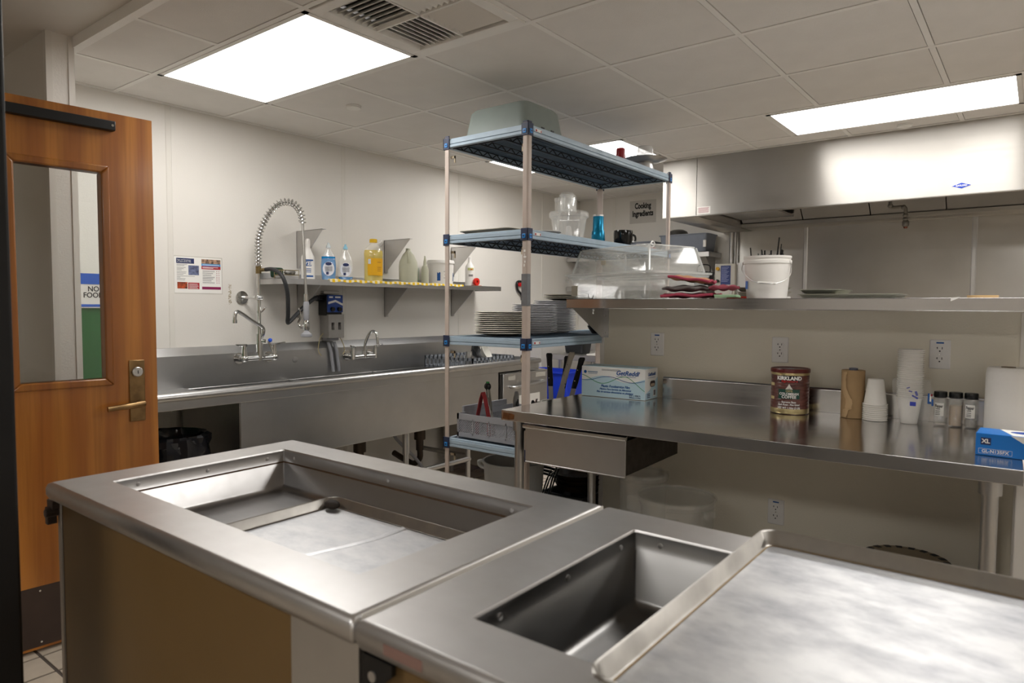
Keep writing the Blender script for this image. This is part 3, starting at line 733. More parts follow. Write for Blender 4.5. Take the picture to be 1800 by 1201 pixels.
for a in ([(-3.87, 2.87, 1.17), (-3.852, 2.83, 1.14), (-3.852, 2.815, 1.06), (-3.852, 2.84, 1.02)], [(-3.87, 2.995, 1.16), (-3.852, 3.02, 1.10), (-3.852, 3.035, 1.05), (-3.852, 3.02, 1.02)]):
    MB().tube(arc(a, 5), .003, 6).build('thin_tube', mat('yellow_tube', '#B7A97C', .4), dsp, world=True)

# steel wall shelf and the spare brackets above it
SZ = 1.527
ws = thing('wall_shelf', 'long stainless wall shelf above the sink holding cleaning bottles', 'shelf', (-3.77, 3.36, 1.49))
MB().box(-3.915, -3.622, 2.405, 4.50, SZ - .004, SZ).box(-3.626, -3.620, 2.405, 4.50, SZ - .036, SZ).box(-3.918, -3.913, 2.405, 4.50, SZ - .004, SZ + .04).box(-3.915, -3.622, 2.405, 2.409, SZ - .036, SZ).box(-3.915, -3.622, 4.496, 4.50, SZ - .036, SZ).build('shelf_board', ss_sink, ws, world=True, bevel=.0015)
def bracket_mb(y_, zt):
    m_ = MB().prism([(-3.918, zt), (-3.640, zt), (-3.640, zt - .006), (-3.902, zt - .245), (-3.918, zt - .245)], 'y', y_, y_ + .003)
    m_.box(-3.918, -3.914, y_ - .0, y_ + .035, zt - .245, zt).box(-3.918, -3.640, y_, y_ + .030, zt - .003, zt)
    return m_
for y_ in (2.700, 3.462, 4.200): bracket_mb(y_, SZ - .005).build('bracket', ss_plain, ws, world=True, smooth=0)
for y_, lab in ((2.700, 'empty triangular steel bracket behind the spray bottle'), (3.462, 'empty triangular steel bracket between the yellow bottle and the plastic jug'), (4.200, 'empty triangular steel bracket above the white bottle and red reel')):
    tag(bracket_mb(y_, 1.852).build('shelf_bracket', ss_plain, smooth=0), lab, 'bracket', 'spare shelf brackets on the sink wall')

# ---- things on the wall shelf
t = thing('spray_bottle', 'white spray bottle with blue print behind the faucet hose', 'bottle', (-3.74, 2.66, SZ + .001))
MB().lathe([(.040, 0), (.043, .004), (.043, .12), (.040, .145), (.022, .185), (.015, .205), (.015, .225)], 24, sy=1.0).build('bottle_body', white_pl, t)
MB().lathe([(.016, .222), (.016, .250), (.010, .262)], 16).build('cap', white_pl, t)
band(t, 'blue_label', ink_blue, .0432, -.55, .75, .015, .026); band(t, 'blue_label', ink_blue, .0432, -.55, .75, .118, .127)
band(t, 'emblem', ink_blue, .0432, -.5, .42, .085, .116); text('ZEP', .032, ink_white, t, (0, 0, .100), wrap=(.0442, -.5), bold=.001)
for z_ in (.045, .055, .065): band(t, 'label_print', ink_blue, .0432, -.5, .35, z_, z_ + .004)
dish = [(.0, 0)]
def soap(name, label, y_, fill_h, fill_m, tipc):
    t = thing(name, label, 'bottle', (-3.72, y_, SZ + .001), -.62)
    prof = [(.036, 0), (.042, .006), (.046, .05), (.048, .10), (.044, .135), (.030, .17), (.017, .195), (.013, .205), (.013, .215)]
    MB().lathe(prof, 28, sx=.62, sy=1.05, cap1=False).build('bottle_body', clear_pl, t)
    fp = [(r * .95, z + .001) for r, z in prof if z < fill_h] + [(.042 if fill_h > .1 else .045, fill_h)]
    MB().lathe(fp, 28, sx=.60, sy=1.05).build('liquid', fill_m, t)
    lb = MB(); ring0 = []; ring1 = []
    for k in range(28):
        a = 2 * PI * k / 28; yy = .037 * math.cos(a); zz = .075 + .046 * math.sin(a)
        xx = .62 * math.sqrt(max(0, .048 ** 2 - (yy / 1.05) ** 2))
        ring0.append((xx + .0005, yy, zz)); ring1.append((xx + .0015, yy, zz))
    lb.loft([ring0, ring1]).build('label', mat('label_white', '#E4E6EE', .5, var=.03, scale=60), t, smooth=0)
    em = MB(); 
    em.loft([[(x_, .02 * math.cos(2 * PI * k / 20), .107 + .011 * math.sin(2 * PI * k / 20)) for k in range(20)] for x_ in (.0300, .0322)]).build('emblem', ink_navy, t, smooth=0)
    patch(t, 'barcode', ink_navy, .016, .018, (.0318, -.008, .045), FX)
    for z_ in (.062, .070, .078, .086): patch(t, 'label_print', ink_grey, .046, .003, (.0318, 0, z_), FX)
    MB().lathe([(.015, .212), (.014, .226), (.007, .236), (.006, .246)], 16).build('cap', tipc, t)
    return t
soap('dish_soap_bottle', 'dish soap bottle full of blue liquid on the wall shelf', 2.805, .155, mat('soap_blue', '#0E7FC0', .15, var=.03), mat('cap_clear_white', '#DCE6EA', .3))
soap('dish_soap_bottle', 'nearly empty clear dish soap bottle with a little blue left', 2.945, .026, mat('soap_blue', '#0E7FC0', .15, var=.03), mat('cap_pale_blue', '#8CC4DC', .3))
t = thing('cleaner_jug', 'large bottle of yellow cleaner with a yellow cap', 'bottle', (-3.74, 3.205, SZ + .001))
yel = mat('cleaner_yellow', '#DDBE12', .15, var=.05, col2='#C9B41A')
MB().lathe([(.064, 0), (.070, .008), (.070, .06), (.070, .17), (.072, .20), (.062, .235), (.036, .262), (.024, .272), (.024, .283)], 30, sx=.85, cap1=False).build('jug_body', clear_pl, t)
MB().lathe([(.062, .002), (.068, .01), (.068, .17), (.070, .20), (.066, .222)], 30, sx=.85).build('liquid', yel, t)
band(t, 'label', mat('label_yellow', '#F0B512', .4), .0706, -.45, .85, .045, .165, c=(0, 0))
band(t, 'label_corner', mat('label_pale', '#D8DEE4', .4), .0716, -1.1, .14, .125, .160)
for z_ in (.075, .088, .10, .135): band(t, 'label_print', mat('label_ochre', '#B5791A', .5), .0716, -.1, .22, z_, z_ + .004)
MB().lathe([(.027, .278), (.027, .300), (.024, .303)], 22).build('cap', mat('cap_yellow', '#EFC012', .4), t)
MB().tube(arc([(0, .03, .275), (.0, .075, .300), (0, .085, .285), (0, .060, .262)], 5), .004, 8).build('handle', clear_pl, t)
t = thing('plastic_jug', 'translucent gallon jug of pale liquid on the wall shelf', 'jug', (-3.76, 3.56, SZ + .001))
milky = mat('milky_plastic', '#D6D6C2', .35, var=.03, trans=.35, ior=1.1)
MB().lathe([(.068, 0), (.074, .008), (.075, .13), (.070, .165), (.045, .215), (.022, .24), (.020, .262)], 28, sx=.85).build('jug_body', milky, t)
MB().tube(arc([(.03, -.02, .245), (.055, -.055, .225), (.065, -.06, .18), (.06, -.055, .15)], 5), .010, 10).build('handle', milky, t)
patch(t, 'label_edge', ink_green, .016, .10, (.05, .058, .07), Matrix.Rotation(math.radians(40), 4, 'Z') @ FX)
t = thing('squeeze_bottle', 'slim translucent bottle beside the plastic jug', 'bottle', (-3.74, 3.715, SZ + .001))
MB().lathe([(.026, 0), (.029, .005), (.029, .11), (.022, .135), (.012, .145)], 20).build('bottle_body', milky, t)
MB().lathe([(.013, .143), (.013, .165), (.006, .20), (.005, .215)], 14).build('cap', milky, t)
t = thing('plastic_pail', 'white plastic pail with a blue label on the wall shelf', 'pail', (-3.757, 3.905, SZ + .001))
MB().lathe([(.092, 0), (.096, .004), (.104, .165), (.110, .165), (.110, .178), (.104, .192), (.098, .192), (.098, .16), (.09, .006)], 32).build('pail_body', white_pl, t)
band(t, 'label', ink_blue, .0995, -.95, .13, .03, .115); band(t, 'label', ink_blue, .0995, .55, .10, .03, .10)
for k, (a, z_) in enumerate(((-.42, .10), (-.35, .075), (-.40, .05))): band(t, 'handwriting', ink_grey, .101, a, .16, z_, z_ + .003)
t = thing('cleaner_bottle', 'white cleaner bottle with dark print behind the red tape reel', 'bottle', (-3.70, 4.188, SZ + .001))
MB().lathe([(.036, 0), (.038, .005), (.038, .135), (.036, .158), (.018, .185), (.015, .20), (.015, .232), (.010, .236)], 24).build('bottle_body', white_pl, t)
band(t, 'label', mat('label_olive', '#B9BE7A', .5), .0383, -.6, .7, .125, .145)
for z_ in (.085, .076): band(t, 'label_print', ink_black, .0383, -.6, .5, z_, z_ + .005)
patch(t, 'label_mark', mat('ink_orange', '#E2551C', .5), .012, .008, (.0335, -.018, .132), Matrix.Rotation(-.4, 4, 'Z') @ FX, t=.008)
t = thing('tape_reel', 'small red plastic reel standing on the wall shelf edge', 'tape reel', (-3.642, 4.205, SZ + .001))
rm = MB()
rm.lathe([(.012, -.010), (.030, -.010), (.030, .010), (.012, .010)], 24, close=True).move(Matrix.Translation((0, 0, .033)) @ Matrix.Rotation(PI / 2, 4, 'Y'))
rm.build('reel', mat('reel_red', '#D42A1E', .35), t)
MB().box(-.012, .014, -.05, .05, 0, .003).build('reel_base', mat('reel_orange', '#B5482A', .4), t, smooth=0)
# cloth
cb = MB(); rows = []
for i in range(41):
    y = 2.74 + 1.28 * i / 40
    d_ = .012 + .004 * math.sin(i * 1.7)
    rows.append([(-3.640, y, SZ + .001), (-3.640, y, SZ + .004), (-3.630, y, SZ + .006 + .003 * math.sin(i * 1.1)), (-3.6175, y, SZ + .004), (-3.6155, y, SZ - d_), (-3.6185, y, SZ - d_), (-3.6195, y, SZ + .0005), (-3.63, y, SZ + .001)])
cm, nt, bs = _nodes('yellow_check_cloth')
n_ = nt.nodes.new('ShaderNodeTexChecker'); n_.inputs['Scale'].default_value = 45; n_.inputs[1].default_value = (*S('#E8BE1E'), 1); n_.inputs[2].default_value = (*S('#EFE6C4'), 1)
tc = nt.nodes.new('ShaderNodeTexCoord'); nt.links.new(tc.outputs['Object'], n_.inputs[0]); nt.links.new(n_.outputs[0], bs.inputs['Base Color']); bs.inputs['Roughness'].default_value = .9
tag(cb.loft(rows).build('cleaning_cloth', cm), 'yellow checked cloth lying along the edge of the wall shelf', 'cloth')
t = thing('soap_rack', 'small wire soap rack with steel wool on the wall shelf', 'rack', (-3.70, 2.475, SZ + .001))
wr = MB()
for y_ in (-.06, .06): wr.cyl((-.04, y_, 0), (-.04, y_, .05), .002, 6).cyl((.04, y_, 0), (.04, y_, .05), .002, 6)
for z_ in (.02, .05): wr.tube([(-.04, -.06, z_), (.04, -.06, z_), (.04, .06, z_), (-.04, .06, z_)], .002, 6, closed=True, caps=False)
for k in range(7): wr.cyl((-.04, -.05 + .0167 * k, .02), (.04, -.05 + .0167 * k, .02), .0015, 6)
wr.build('wire_rack', mat('brass_wire', '#B7A77F', .35, metal=.9), t)
MB().box(-.045, .045, -.058, .058, 0, .018).build('drip_tray', ss_plain, t, bevel=.003)
tag(MB().lathe([(.004, 0), (.028, .004), (.034, .014), (.028, .026), (.004, .030)], 22, wob=lambda a, z, k: 1 + .12 * math.sin(7 * a + k * 2)).jitter(.0025, 3).build('steel_scourer', mat('scourer', '#8D8B86', .35, metal=.9, bump=1, bscale=400), loc=(-3.70, 2.500, SZ + .0235)), 'ball of steel wool lying in the soap rack', 'scourer')
tag(MB().box(-.02, .02, -.038, .038, 0, .065).jitter(.004, 5).build('green_scrub_pad', mat('scrub_green', '#1F3D2A', .9, bump=1, bscale=300), loc=(-3.79, 2.465, SZ + .006), rotz=.15, bevel=.008), 'dark green scrub pad standing behind the soap rack', 'scrub pad')

# poster and tape scars on the wall
t = thing('health_poster', 'laminated tuberculosis symptoms poster taped to the white wall', 'poster', (XL, 2.030, 1.535))
def pp(n, m, y0, y1, z0, z1, k=1): return patch(t, n, m, (y1 - y0), (z1 - z0), (.0012 + .0006 * (k - 1), (y0 + y1) / 2, (z0 + z1) / 2), FX, t=.0006)
MB().box(0, .0012, -.142, .142, -.104, .104).build('sheet', paper, t, smooth=0)
MB().box(.0, .0006, -.148, .148, -.110, .110).build('laminate', mat('laminate_clear', '#D8D4CB', .2), t, smooth=0)
pp('title_block', ink_navy, -.130, -.026, .066, .096)
text('Signs and Symptoms\nof Tuberculosis (TB)', .0098, ink_white, t, (.0019, -.126, .081), FX, align='LEFT', space=1.0)
photo = mat('print_photo', '#3A3B52', .4, col2='#7C86A8', scale=60); photo2 = mat('print_photo_warm', '#2A2622', .4, col2='#C8552A', scale=50); photo3 = mat('print_photo_faces', '#3A2A22', .4, col2='#D2A98C', scale=45)
pp('photo', photo, -.060, .002, .000, .056); pp('photo', photo2, -.126, -.067, -.080, -.042)
pp('red_block', ink_red, -.063, .004, -.082, -.044)
for k in range(5): pp('print_line', ink_white, -.058, -.008 + .003 * (k % 3), -.0525 - .0065 * k, -.0505 - .0065 * k, 2)
for k, (w_, z_) in enumerate(((.062, .060), (.045, .0535), (.052, .042), (.04, .0345), (.028, .027), (.056, .017), (.052, .0095), (.038, .0015), (.105, -.0075), (.02, -.0145), (.05, -.0225), (.046, -.030))):
    pp('print_line', ink_grey, -.128, -.128 + w_, z_ - .001, z_ + .001)
pp('photo', photo3, .018, .136, .070, .096); pp('blue_band', mat('ink_skyblue', '#3E9AD6', .5), .018, .136, .056, .070); pp('red_band', ink_red, .018, .136, .037, .056)
for a, b, z_ in ((.024, .128, .063), (.024, .120, .049), (.024, .09, .044)): pp('print_line', ink_white, a, b, z_ - .0014, z_ + .0014, 2)
for k, z_ in enumerate((.028, .016, .004, -.008, -.017, -.028, -.040)):
    for dz in (0, -.004): pp('print_line', ink_grey, .024, .098 - .01 * (k % 3), z_ + dz - .0008, z_ + dz + .0008)
    for y_ in (.112, .125): pp('check_mark', mat('ink_rose', '#B97A84', .5), y_ - .0025, y_ + .0025, z_ - .004, z_ + .001)
pp('purple_band', mat('ink_purple', '#8C1F55', .5), .020, .136, -.082, -.066)
scar = MB(); rnd = random.Random(4)
for k in range(60):
    y_ = 2.214 + rnd.uniform(0, .016); z_ = 1.365 + .12 * rnd.random()
    scar.box(XL, XL + .0008, y_, y_ + rnd.uniform(.002, .006), z_, z_ + rnd.uniform(.002, .006))
o = scar.build('tape_residue', mat('old_tape_glue', '#B7A88C', .7), wl, smooth=0); o['kind'] = 'stuff'

# trash can under the drainboard
t = thing('trash_can', 'trash can lined with a black bag under the drainboard', 'trash can', (-3.46, 1.618, 0))
MB().lathe([(.15, 0), (.155, .01), (.178, .66), (.183, .66), (.183, .69), (.172, .69), (.150, .02)], 28).build('can_body', mat('can_grey', '#3A3A3C', .5), t)
rnd = random.Random(9); wv = [[rnd.uniform(-1, 1) for _ in range(40)] for _ in range(20)]
MB().lathe([(.135, .30), (.165, .66), (.172, .700), (.180, .712), (.190, .700), (.194, .67), (.193, .64), (.196, .60), (.194, .56), (.196, .50), (.190, .50), (.186, .56), (.184, .64), (.176, .68), (.166, .66), (.14, .40)], 40, cap0=False, cap1=False, wob=lambda a, z, k: 1 + (.055 * wv[k % 20][int(round(a / (2 * PI) * 40)) % 40] + .015 * math.sin(11 * a + z * 30)) * (1 if 2 < k < 9 else .3)).build('bin_bag', mat('bag_black', '#1E1E22', .16, var=.1), t, smooth=20)

# green bin behind the door
t = thing('recycling_bin', 'tall slim green bin with a taped NO FOOD sign seen through the door glass', 'bin', (-3.70, 1.315, 0))
MB().loft([[(x, y, z) for x, y in rrect(w_, d_, .03)] for w_, d_, z in ((.34, .15, 0), (.38, .165, .9), (.40, .17, 1.36))]).loft([[(x, y, 1.36 + (.0 if x > 0 else .07)) for x, y in rrect(.40, .17, .03)], [(x, y, 1.365 + (.0 if x > 0 else .09)) for x, y in rrect(.34, .13, .03)]]).build('bin_body', mat('bin_green', '#2F6B38', .45, var=.06), t)
MB().box(.205, .208, -.075, .105, 1.345, 1.50).build('paper_sign', paper, t, smooth=0)
text('NO\nFOOD', .034, ink_black, t, (.2085, -.010, 1.418), FX, sx=.9, bold=.0005, space=.85)
MB().box(.208, .2092, -.085, .108, 1.455, 1.505).build('blue_tape', mat('painters_tape', '#2F63C8', .6), t, smooth=0)
MB().box(.208, .2090, -.075, .108, 1.350, 1.362).build('blue_tape', mat('painters_tape', '#2F63C8', .6), t, smooth=0)
# ================================================================ shelving rack
RX0, RX1, RY0, RY1 = -2.357, -1.862, 2.500, 3.980
rk = thing('shelving_rack', 'tall open shelving rack with beige posts and blue-grey shelves', 'shelving rack', ((RX0 + RX1) / 2, (RY0 + RY1) / 2, 0))
L_ = .030
for x, y, sx, sy in ((RX0, RY0, 1, 1), (RX1, RY0, -1, 1), (RX0, RY1, 1, -1), (RX1, RY1, -1, -1)):
    x -= sx * .012; y -= sy * .012
    poly = [(x + sx * .006, y), (x + sx * L_, y), (x + sx * L_, y + sy * .006), (x + sx * .006, y + sy * L_), (x, y + sy * L_), (x, y + sy * .006)]
    po = MB().prism(poly, 'z', .03, 2.195).build('post', post_beige, rk, world=True, bevel=.003)
    MB().cyl((x + sx * .012, y + sy * .012, 0), (x + sx * .012, y + sy * .012, .03), .016, 12).build('foot', black_pl, po, world=True)
    MB().prism([(px * 1.0, py) for px, py in poly], 'z', 2.195, 2.202).build('post_cap', collar_blue, po, world=True)
    if sy > 0:
        for zz in (2.095, 1.625, 1.125, .605):
            MB().box(x + sx * .024, x + sx * .052, y + sy * .022, y + sy * .028, zz, zz + .012).box(x + sx * .046, x + sx * .052, y + sy * .022, y + sy * .028, zz - .022, zz + .012).build('hook_clip', mat('clip_bone', '#CBBBA0', .5), po, world=True)
SH = [2.188, 1.716, 1.212, .697, .21]
def shelf_meshes():
    x0, x1, y0, y1 = RX0 + .016, RX1 - .016, RY0 + .016, RY1 - .016
    bm_ = MB()
    def beam(a, b, horiz):
        for z0, z1, ins in ((-.042, -.029, 0), (-.029, -.026, .003), (-.026, -.008, 0), (-.008, 0, .004)):
            if horiz == 'x': bm_.box(a[0], b[0], a[1] + (ins if a[1] < 3.2 else -.022), a[1] + (.022 if a[1] < 3.2 else -ins), z0, z1)
            else: bm_.box(a[0] + (ins if a[0] < -2.1 else -.022), a[0] + (.022 if a[0] < -2.1 else -ins), a[1], b[1], z0, z1)
    beam((x0, RY0 - .010), (x1, RY0 - .010), 'x'); beam((x0, RY1 + .010), (x1, RY1 + .010), 'x')
    beam((RX0 - .010, y0), (RX0 - .010, y1), 'y'); beam((RX1 + .010, y0), (RX1 + .010, y1), 'y')
    gm = MB()
    a, b = RX0 + .010, RX1 - .010
    n = 112
    for k in range(n):
        y = y0 + .004 + (y1 - y0 - .008) * k / (n - 1)
        gm.box(a, b, y - .0022, y + .0022, -.012, -.004)
    for k in range(9):
        x = a + (b - a) * k / 8; gm.box(x - .003, x + .003, y0, y1, -.014, -.006)
    for k in range(5):
        y = y0 + (y1 - y0) * k / 4; gm.box(a, b, y - .006, y + .006, -.016, -.002)
    tr_ = MB()
    n = 38
    tr_.bar((0, y0, -.014), (0, y1, -.014), .004, .004).bar((0, y0, -.040), (0, y1, -.040), .005, .005)
    for k in range(n):
        ya, yb = y0 + (y1 - y0) * k / n, y0 + (y1 - y0) * (k + 1) / n
        za, zb = (-.014, -.040) if k % 2 else (-.040, -.014)
        tr_.bar((0, ya, za), (0, yb, zb), .004, .004)
    tx = MB().bar((a, 0, -.014), (b, 0, -.014), .004, .004).bar((a, 0, -.040), (b, 0, -.040), .005, .005)
    n = 12
    for k in range(n):
        xa, xb = a + (b - a) * k / n, a + (b - a) * (k + 1) / n; za, zb = (-.014, -.040) if k % 2 else (-.040, -.014)
        tx.bar((xa, 0, za), (xb, 0, zb), .004, .004)
    cm_ = MB().box(-.0, .034, 0, .034, -.050, .006)
    return bm_, gm, tr_, tx
bm_, gm, tr_, tx = shelf_meshes()
RL = rk.location
first = {}
def share(key, mb, m, parent, loc, smooth=0, bevel=0):
    if key in first:
        o = first[key].copy(); col.objects.link(o); o.parent = parent; o.location = loc; return o
    o = mb.build(key, m, parent, loc, smooth=smooth, bevel=bevel); first[key] = o; return o
off = (-RL.x, -RL.y)
for zi, z in enumerate(SH):
    sf = share('shelf', bm_, beam_blue, rk, (off[0], off[1], z), bevel=.0015)
    g = share('grid_mat', gm, mat_slate, sf, (0, 0, 0)); g['kind'] = 'stuff'
    for x in (RX0 + .022, RX0 + .18, RX0 + .335, RX1 - .022): share('truss', tr_, truss_dark, sf, (x, 0, 0))
    for y in (RY0 + .03, RY1 - .03): share('cross_truss', tx, truss_dark, sf, (0, y, 0))
    for x, y, sx, sy in ((RX0, RY0, 1, 1), (RX1, RY0, -1, 1), (RX0, RY1, 1, -1), (RX1, RY1, -1, -1)):
        cm_ = MB(); X, Y = x - sx * .016, y - sy * .016
        xa, xb = sorted((X, X + sx * .040)); ya, yb = sorted((Y, Y + sy * .040))
        fl = MB().box(xa, xb, *sorted((Y, Y + sy * .005)), -.052, .004).box(*sorted((X, X + sx * .005)), ya, yb, -.052, .004)
        share('collar_%d%d' % (sx, sy), fl, collar_blue, sf, (0, 0, 0), bevel=.0015).name = 'corner_collar'
        if sy > 0 or sx < 0:
            bb = MB()
            bb.box(*sorted((X + sx * .012, X + sx * .030)), *sorted((Y, Y - sy * .003)), -.042, -.022)
            bb.box(*sorted((X, X - sx * .003)), *sorted((Y + sy * .012, Y + sy * .030)), -.042, -.022)
            share('button_%d%d' % (sx, sy), bb, button_blue, sf, (0, 0, 0), bevel=.002).name = 'release_button'
            kb = MB().box(*sorted((X + sx * .017, X + sx * .025)), *sorted((Y - sy * .003, Y - sy * .0036)), -.036, -.028).box(*sorted((X - sx * .003, X - sx * .0036)), *sorted((Y + sy * .017, Y + sy * .025)), -.036, -.028)
            share('key_%d%d' % (sx, sy), kb, collar_blue, sf, (0, 0, 0)).name = 'button_slot'
    if zi < 3:
        lb = MB().box(RX1 + .0101, RX1 + .0106, RY0 + .045, RY0 + .095, -.026, -.012)
        share('shelf_label', lb, ink_white, sf, (0, 0, 0))
        share('label_mark', MB().box(RX1 + .0107, RX1 + .0112, RY0 + .048, RY0 + .058, -.024, -.015), ink_red, sf, (0, 0, 0))
        share('label_dot', MB().box(RX1 + .0107, RX1 + .0112, RY0 + .088, RY0 + .093, -.024, -.015), ink_red, sf, (0, 0, 0))
# strip of tape round a post
tw = MB().box(RX1 - .020, RX1 + .0135, RY0 - .0135, RY0 - .0122, 1.365, 1.512).box(RX1 + .0122, RX1 + .0135, RY0 - .0135, RY0 + .012, 1.365, 1.512)
tw.build('duct_tape', mat('duct_tape', '#84868A', .35, metal=.3, var=.1, scale=30), rk, world=True, bevel=.001)
sc_ = MB()
for k, z in enumerate((1.545, 1.562, 1.585, 1.592, 1.612)): sc_.box(RX1 - .008 + .004 * (k % 2), RX1 - .002 + .004 * (k % 3), RY0 - .0131, RY0 - .0124, z, z + .012 - .002 * (k % 3))
sc_.build('paint_scratches', ink_white, rk, world=True, smooth=0)

# ---- on top of the rack
t = thing('bus_tub', 'grey-green plastic bus tub upside down on top of the shelving rack', 'bus tub', (-2.105, 2.715, SH[0]))
MB().tray(.395, .330, .142, .004, .045, .018, rim=.006, rimh=.012, flip=True, n=6).build('tub_body', mat('tub_sage', '#8E9893', .45, var=.05), t)
for y_ in (-.03, .05): MB().box(.190, .1975, y_ - .012, y_ + .012, .018, .03).build('rim_slot', black_pl, t, smooth=0)
tag(MB().lathe([(.030, 0), (.031, .003), (.024, .088), (.022, .090), (.02, .090)], 24).build('red_tumbler', mat('tumbler_red', '#9C1420', .3), loc=(-1.950, 3.520, SH[0])), 'dark red plastic tumbler upside down on top of the rack', 'tumbler')
t = thing('serving_platter', 'round metal platter lying on top of the shelving rack', 'platter', (-1.932, 3.785, SH[0]))
MB().lathe([(.03, .046), (.085, .048), (.092, .053), (.134, .066), (.136, .068), (.133, .070), (.09, .058), (.03, .053)], 40, close=True).build('platter_dish', ss_plain, t)
MB().lathe([(.0, .0), (.055, 0), (.058, .01), (.05, .047), (.0, .047)], 28).build('platter_foot', ss_plain, t)
tag(MB().lathe([(.052, 0), (.054, .002), (.050, .06), (.046, .082), (.040, .086), (.0, .087), (.0, .084), (.038, .083), (.047, .06), (.050, .0)], 28, cap0=False, cap1=False).build('clear_container', clear('cloudy_cup', '#E4E4E2', .5, .2), loc=(-1.932, 3.785, SH[0] + .0592)), 'cloudy plastic container upside down on the metal platter', 'container')
tag(MB().box(-.010, .010, -.04, .04, 0, .014).build('black_tray_bar', black_pl, loc=(-1.905, 3.905, SH[0]), rotz=.1, bevel=.003), 'short black bar lying under the edge of the metal platter', 'bar')

# ---- second shelf
Z2 = SH[1]
t = thing('serving_tray', 'shallow metal tray at the front of the second rack shelf', 'tray', (-2.150, 2.635, Z2))
MB().tray(.32, .21, .020, .003, .03, .012, rim=.006, rimh=.003, n=6).build('tray_body', mat('tray_pale_metal', '#CFC8BA', .4, metal=.4), t)
t2 = tag(MB().lathe([(.02, 0), (.05, .004), (.085, .022), (.082, .024), (.05, .008), (.0, .006)], 28).build('small_dish', white_pl, loc=(-2.00, 2.835, Z2)), 'shallow white dish beside the food processor bowl', 'dish')
fpx, fpy = -2.005, 3.065
t = thing('food_processor_bowl', 'clear food processor bowl with feed tube lid on the second shelf', 'food processor', (fpx, fpy, Z2))
MB().lathe([(.078, 0), (.080, .004), (.082, .030), (.096, .115), (.099, .120), (.097, .122), (.093, .115), (.078, .034), (.074, .010), (.0, .008)], 36, cap0=True, cap1=False).build('bowl', clear_pl, t)
MB().lathe([(.100, .118), (.107, .120), (.107, .142), (.100, .150), (.07, .152), (.07, .149), (.098, .147), (.103, .140), (.103, .122), (.100, .121)], 36, cap0=False, cap1=False).build('lid', clear_pl, t)
MB().lathe([(.058, .150), (.058, .225), (.050, .240), (.047, .240), (.055, .224), (.055, .150)], 28, (-.01, .0, 0), sx=.8, cap0=False, cap1=False).build('feed_tube', clear_pl, t)
MB().lathe([(.046, .160), (.046, .243), (.040, .252), (.0, .252), (.0, .248), (.042, .240), (.043, .160)], 24, (-.01, .0, 0), sx=.75, cap0=False, cap1=False).build('pusher', clear_pl, t)
MB().tube(arc([(.012, -.076, .02), (.016, -.118, .03), (.016, -.128, .07), (.014, -.115, .12), (.01, -.100, .135)], 5), .0085, 10).build('handle', frost_pl, t)
MB().box(-.02, .015, -.105, -.075, .15, .215).box(-.015, .01, -.118, -.10, .19, .212).build('lid_lock', frost_pl, t, bevel=.003)
MB().lathe([(.018, .006), (.018, .04), (.012, .075), (.0, .078)], 18).build('drive_hub', white_pl, t)
tag(MB().box(-.03, .03, -.035, .035, 0, .03).build('processor_foot', white_pl, loc=(-2.06, 2.93, Z2), bevel=.006), 'small white plastic block between tray and food processor', 'block')
t = thing('steel_tumbler', 'teal metal tumbler standing on the second rack shelf', 'tumbler', (-1.918, 3.225, Z2))
tm = mat('tumbler_teal', '#0F7FA6', .28, metal=.6, var=.05)
MB().lathe([(.037, 0), (.038, .003), (.037, .030), (.035, .055), (.031, .062), (.0295, .125), (.0295, .138), (.026, .138), (.026, .01)], 30).build('cup_body', tm, t)
MB().lathe([(.0275, .136), (.030, .137), (.030, .146), (.027, .146)], 30, close=True).build('steel_rim', ss_plain, t)
t = thing('black_mug', 'black glossy mug with a handle on the second rack shelf', 'mug', (-1.93, 3.525, Z2))
mg = MB().lathe([(.038, 0), (.046, .004), (.055, .03), (.056, .075), (.054, .088), (.050, .088), (.052, .07), (.05, .03), (.035, .008), (0, .008)], 32)
mg.build('mug_body', mat('black_gloss', '#0C0C0D', .12), t)
MB().tube(arc([(.03, .047, .07), (.04, .072, .060), (.04, .074, .032), (.03, .05, .022)], 5), .006, 10).build('mug_handle', mat('black_gloss', '#0C0C0D', .12), t)
t = thing('measuring_scoop', 'white plastic scoop with red marks at the rack shelf end', 'scoop', (-1.925, 3.80, Z2))
MB().lathe([(.03, 0), (.036, .003), (.042, .03), (.040, .03), (.033, .005), (0, .004)], 24, (0, -.03, 0)).build('scoop_cup', white_pl, t)
MB().tube(arc([(.0, .02, .02), (.01, .07, .018), (.012, .10, .04), (.005, .085, .055), (0, .06, .03)], 5), .005, 8).build('scoop_handle', white_pl, t)
MB().box(-.012, .018, .025, .05, .0, .018).box(-.01, .02, .075, .10, 0, .016).build('red_clip', mat('clip_red', '#C2271F', .4), t, bevel=.003)

# ---- plates on the third shelf
Z3 = SH[2]
def plate(name, label, R, m, group, rim_m=None):
    t = thing(name, label, 'plate', (0, 0, 0), 0, group)
    MB().lathe([(.0, .0), (R * .58, 0), (R * .62, .003), (R * .72, .006), (R * .985, .0125), (R, .014), (R * .985, .0158), (R * .70, .0095), (R * .58, .006), (.0, .005)], 40, cap0=False, cap1=False).build('plate_body', m, t, smooth=50)
    if rim_m: MB().lathe([(R * .985, .0120), (R + .0006, .014), (R * .985, .0163), (R * .965, .0155)], 40, close=True).build('plate_rim', rim_m, t, smooth=50)
    return t
cream = mat('stoneware_dark', '#3B362B', .4, var=.1); creamr = mat('stoneware_rim', '#EFE9DA', .4)
whitep = mat('porcelain_white', '#ECECF0', .25, var=.02)
pa = plate('dinner_plate', 'dark plate with a cream rim in the stack beside the white plates', .135, cream, 'stack of cream-rimmed plates', creamr)
rnd = random.Random(2)
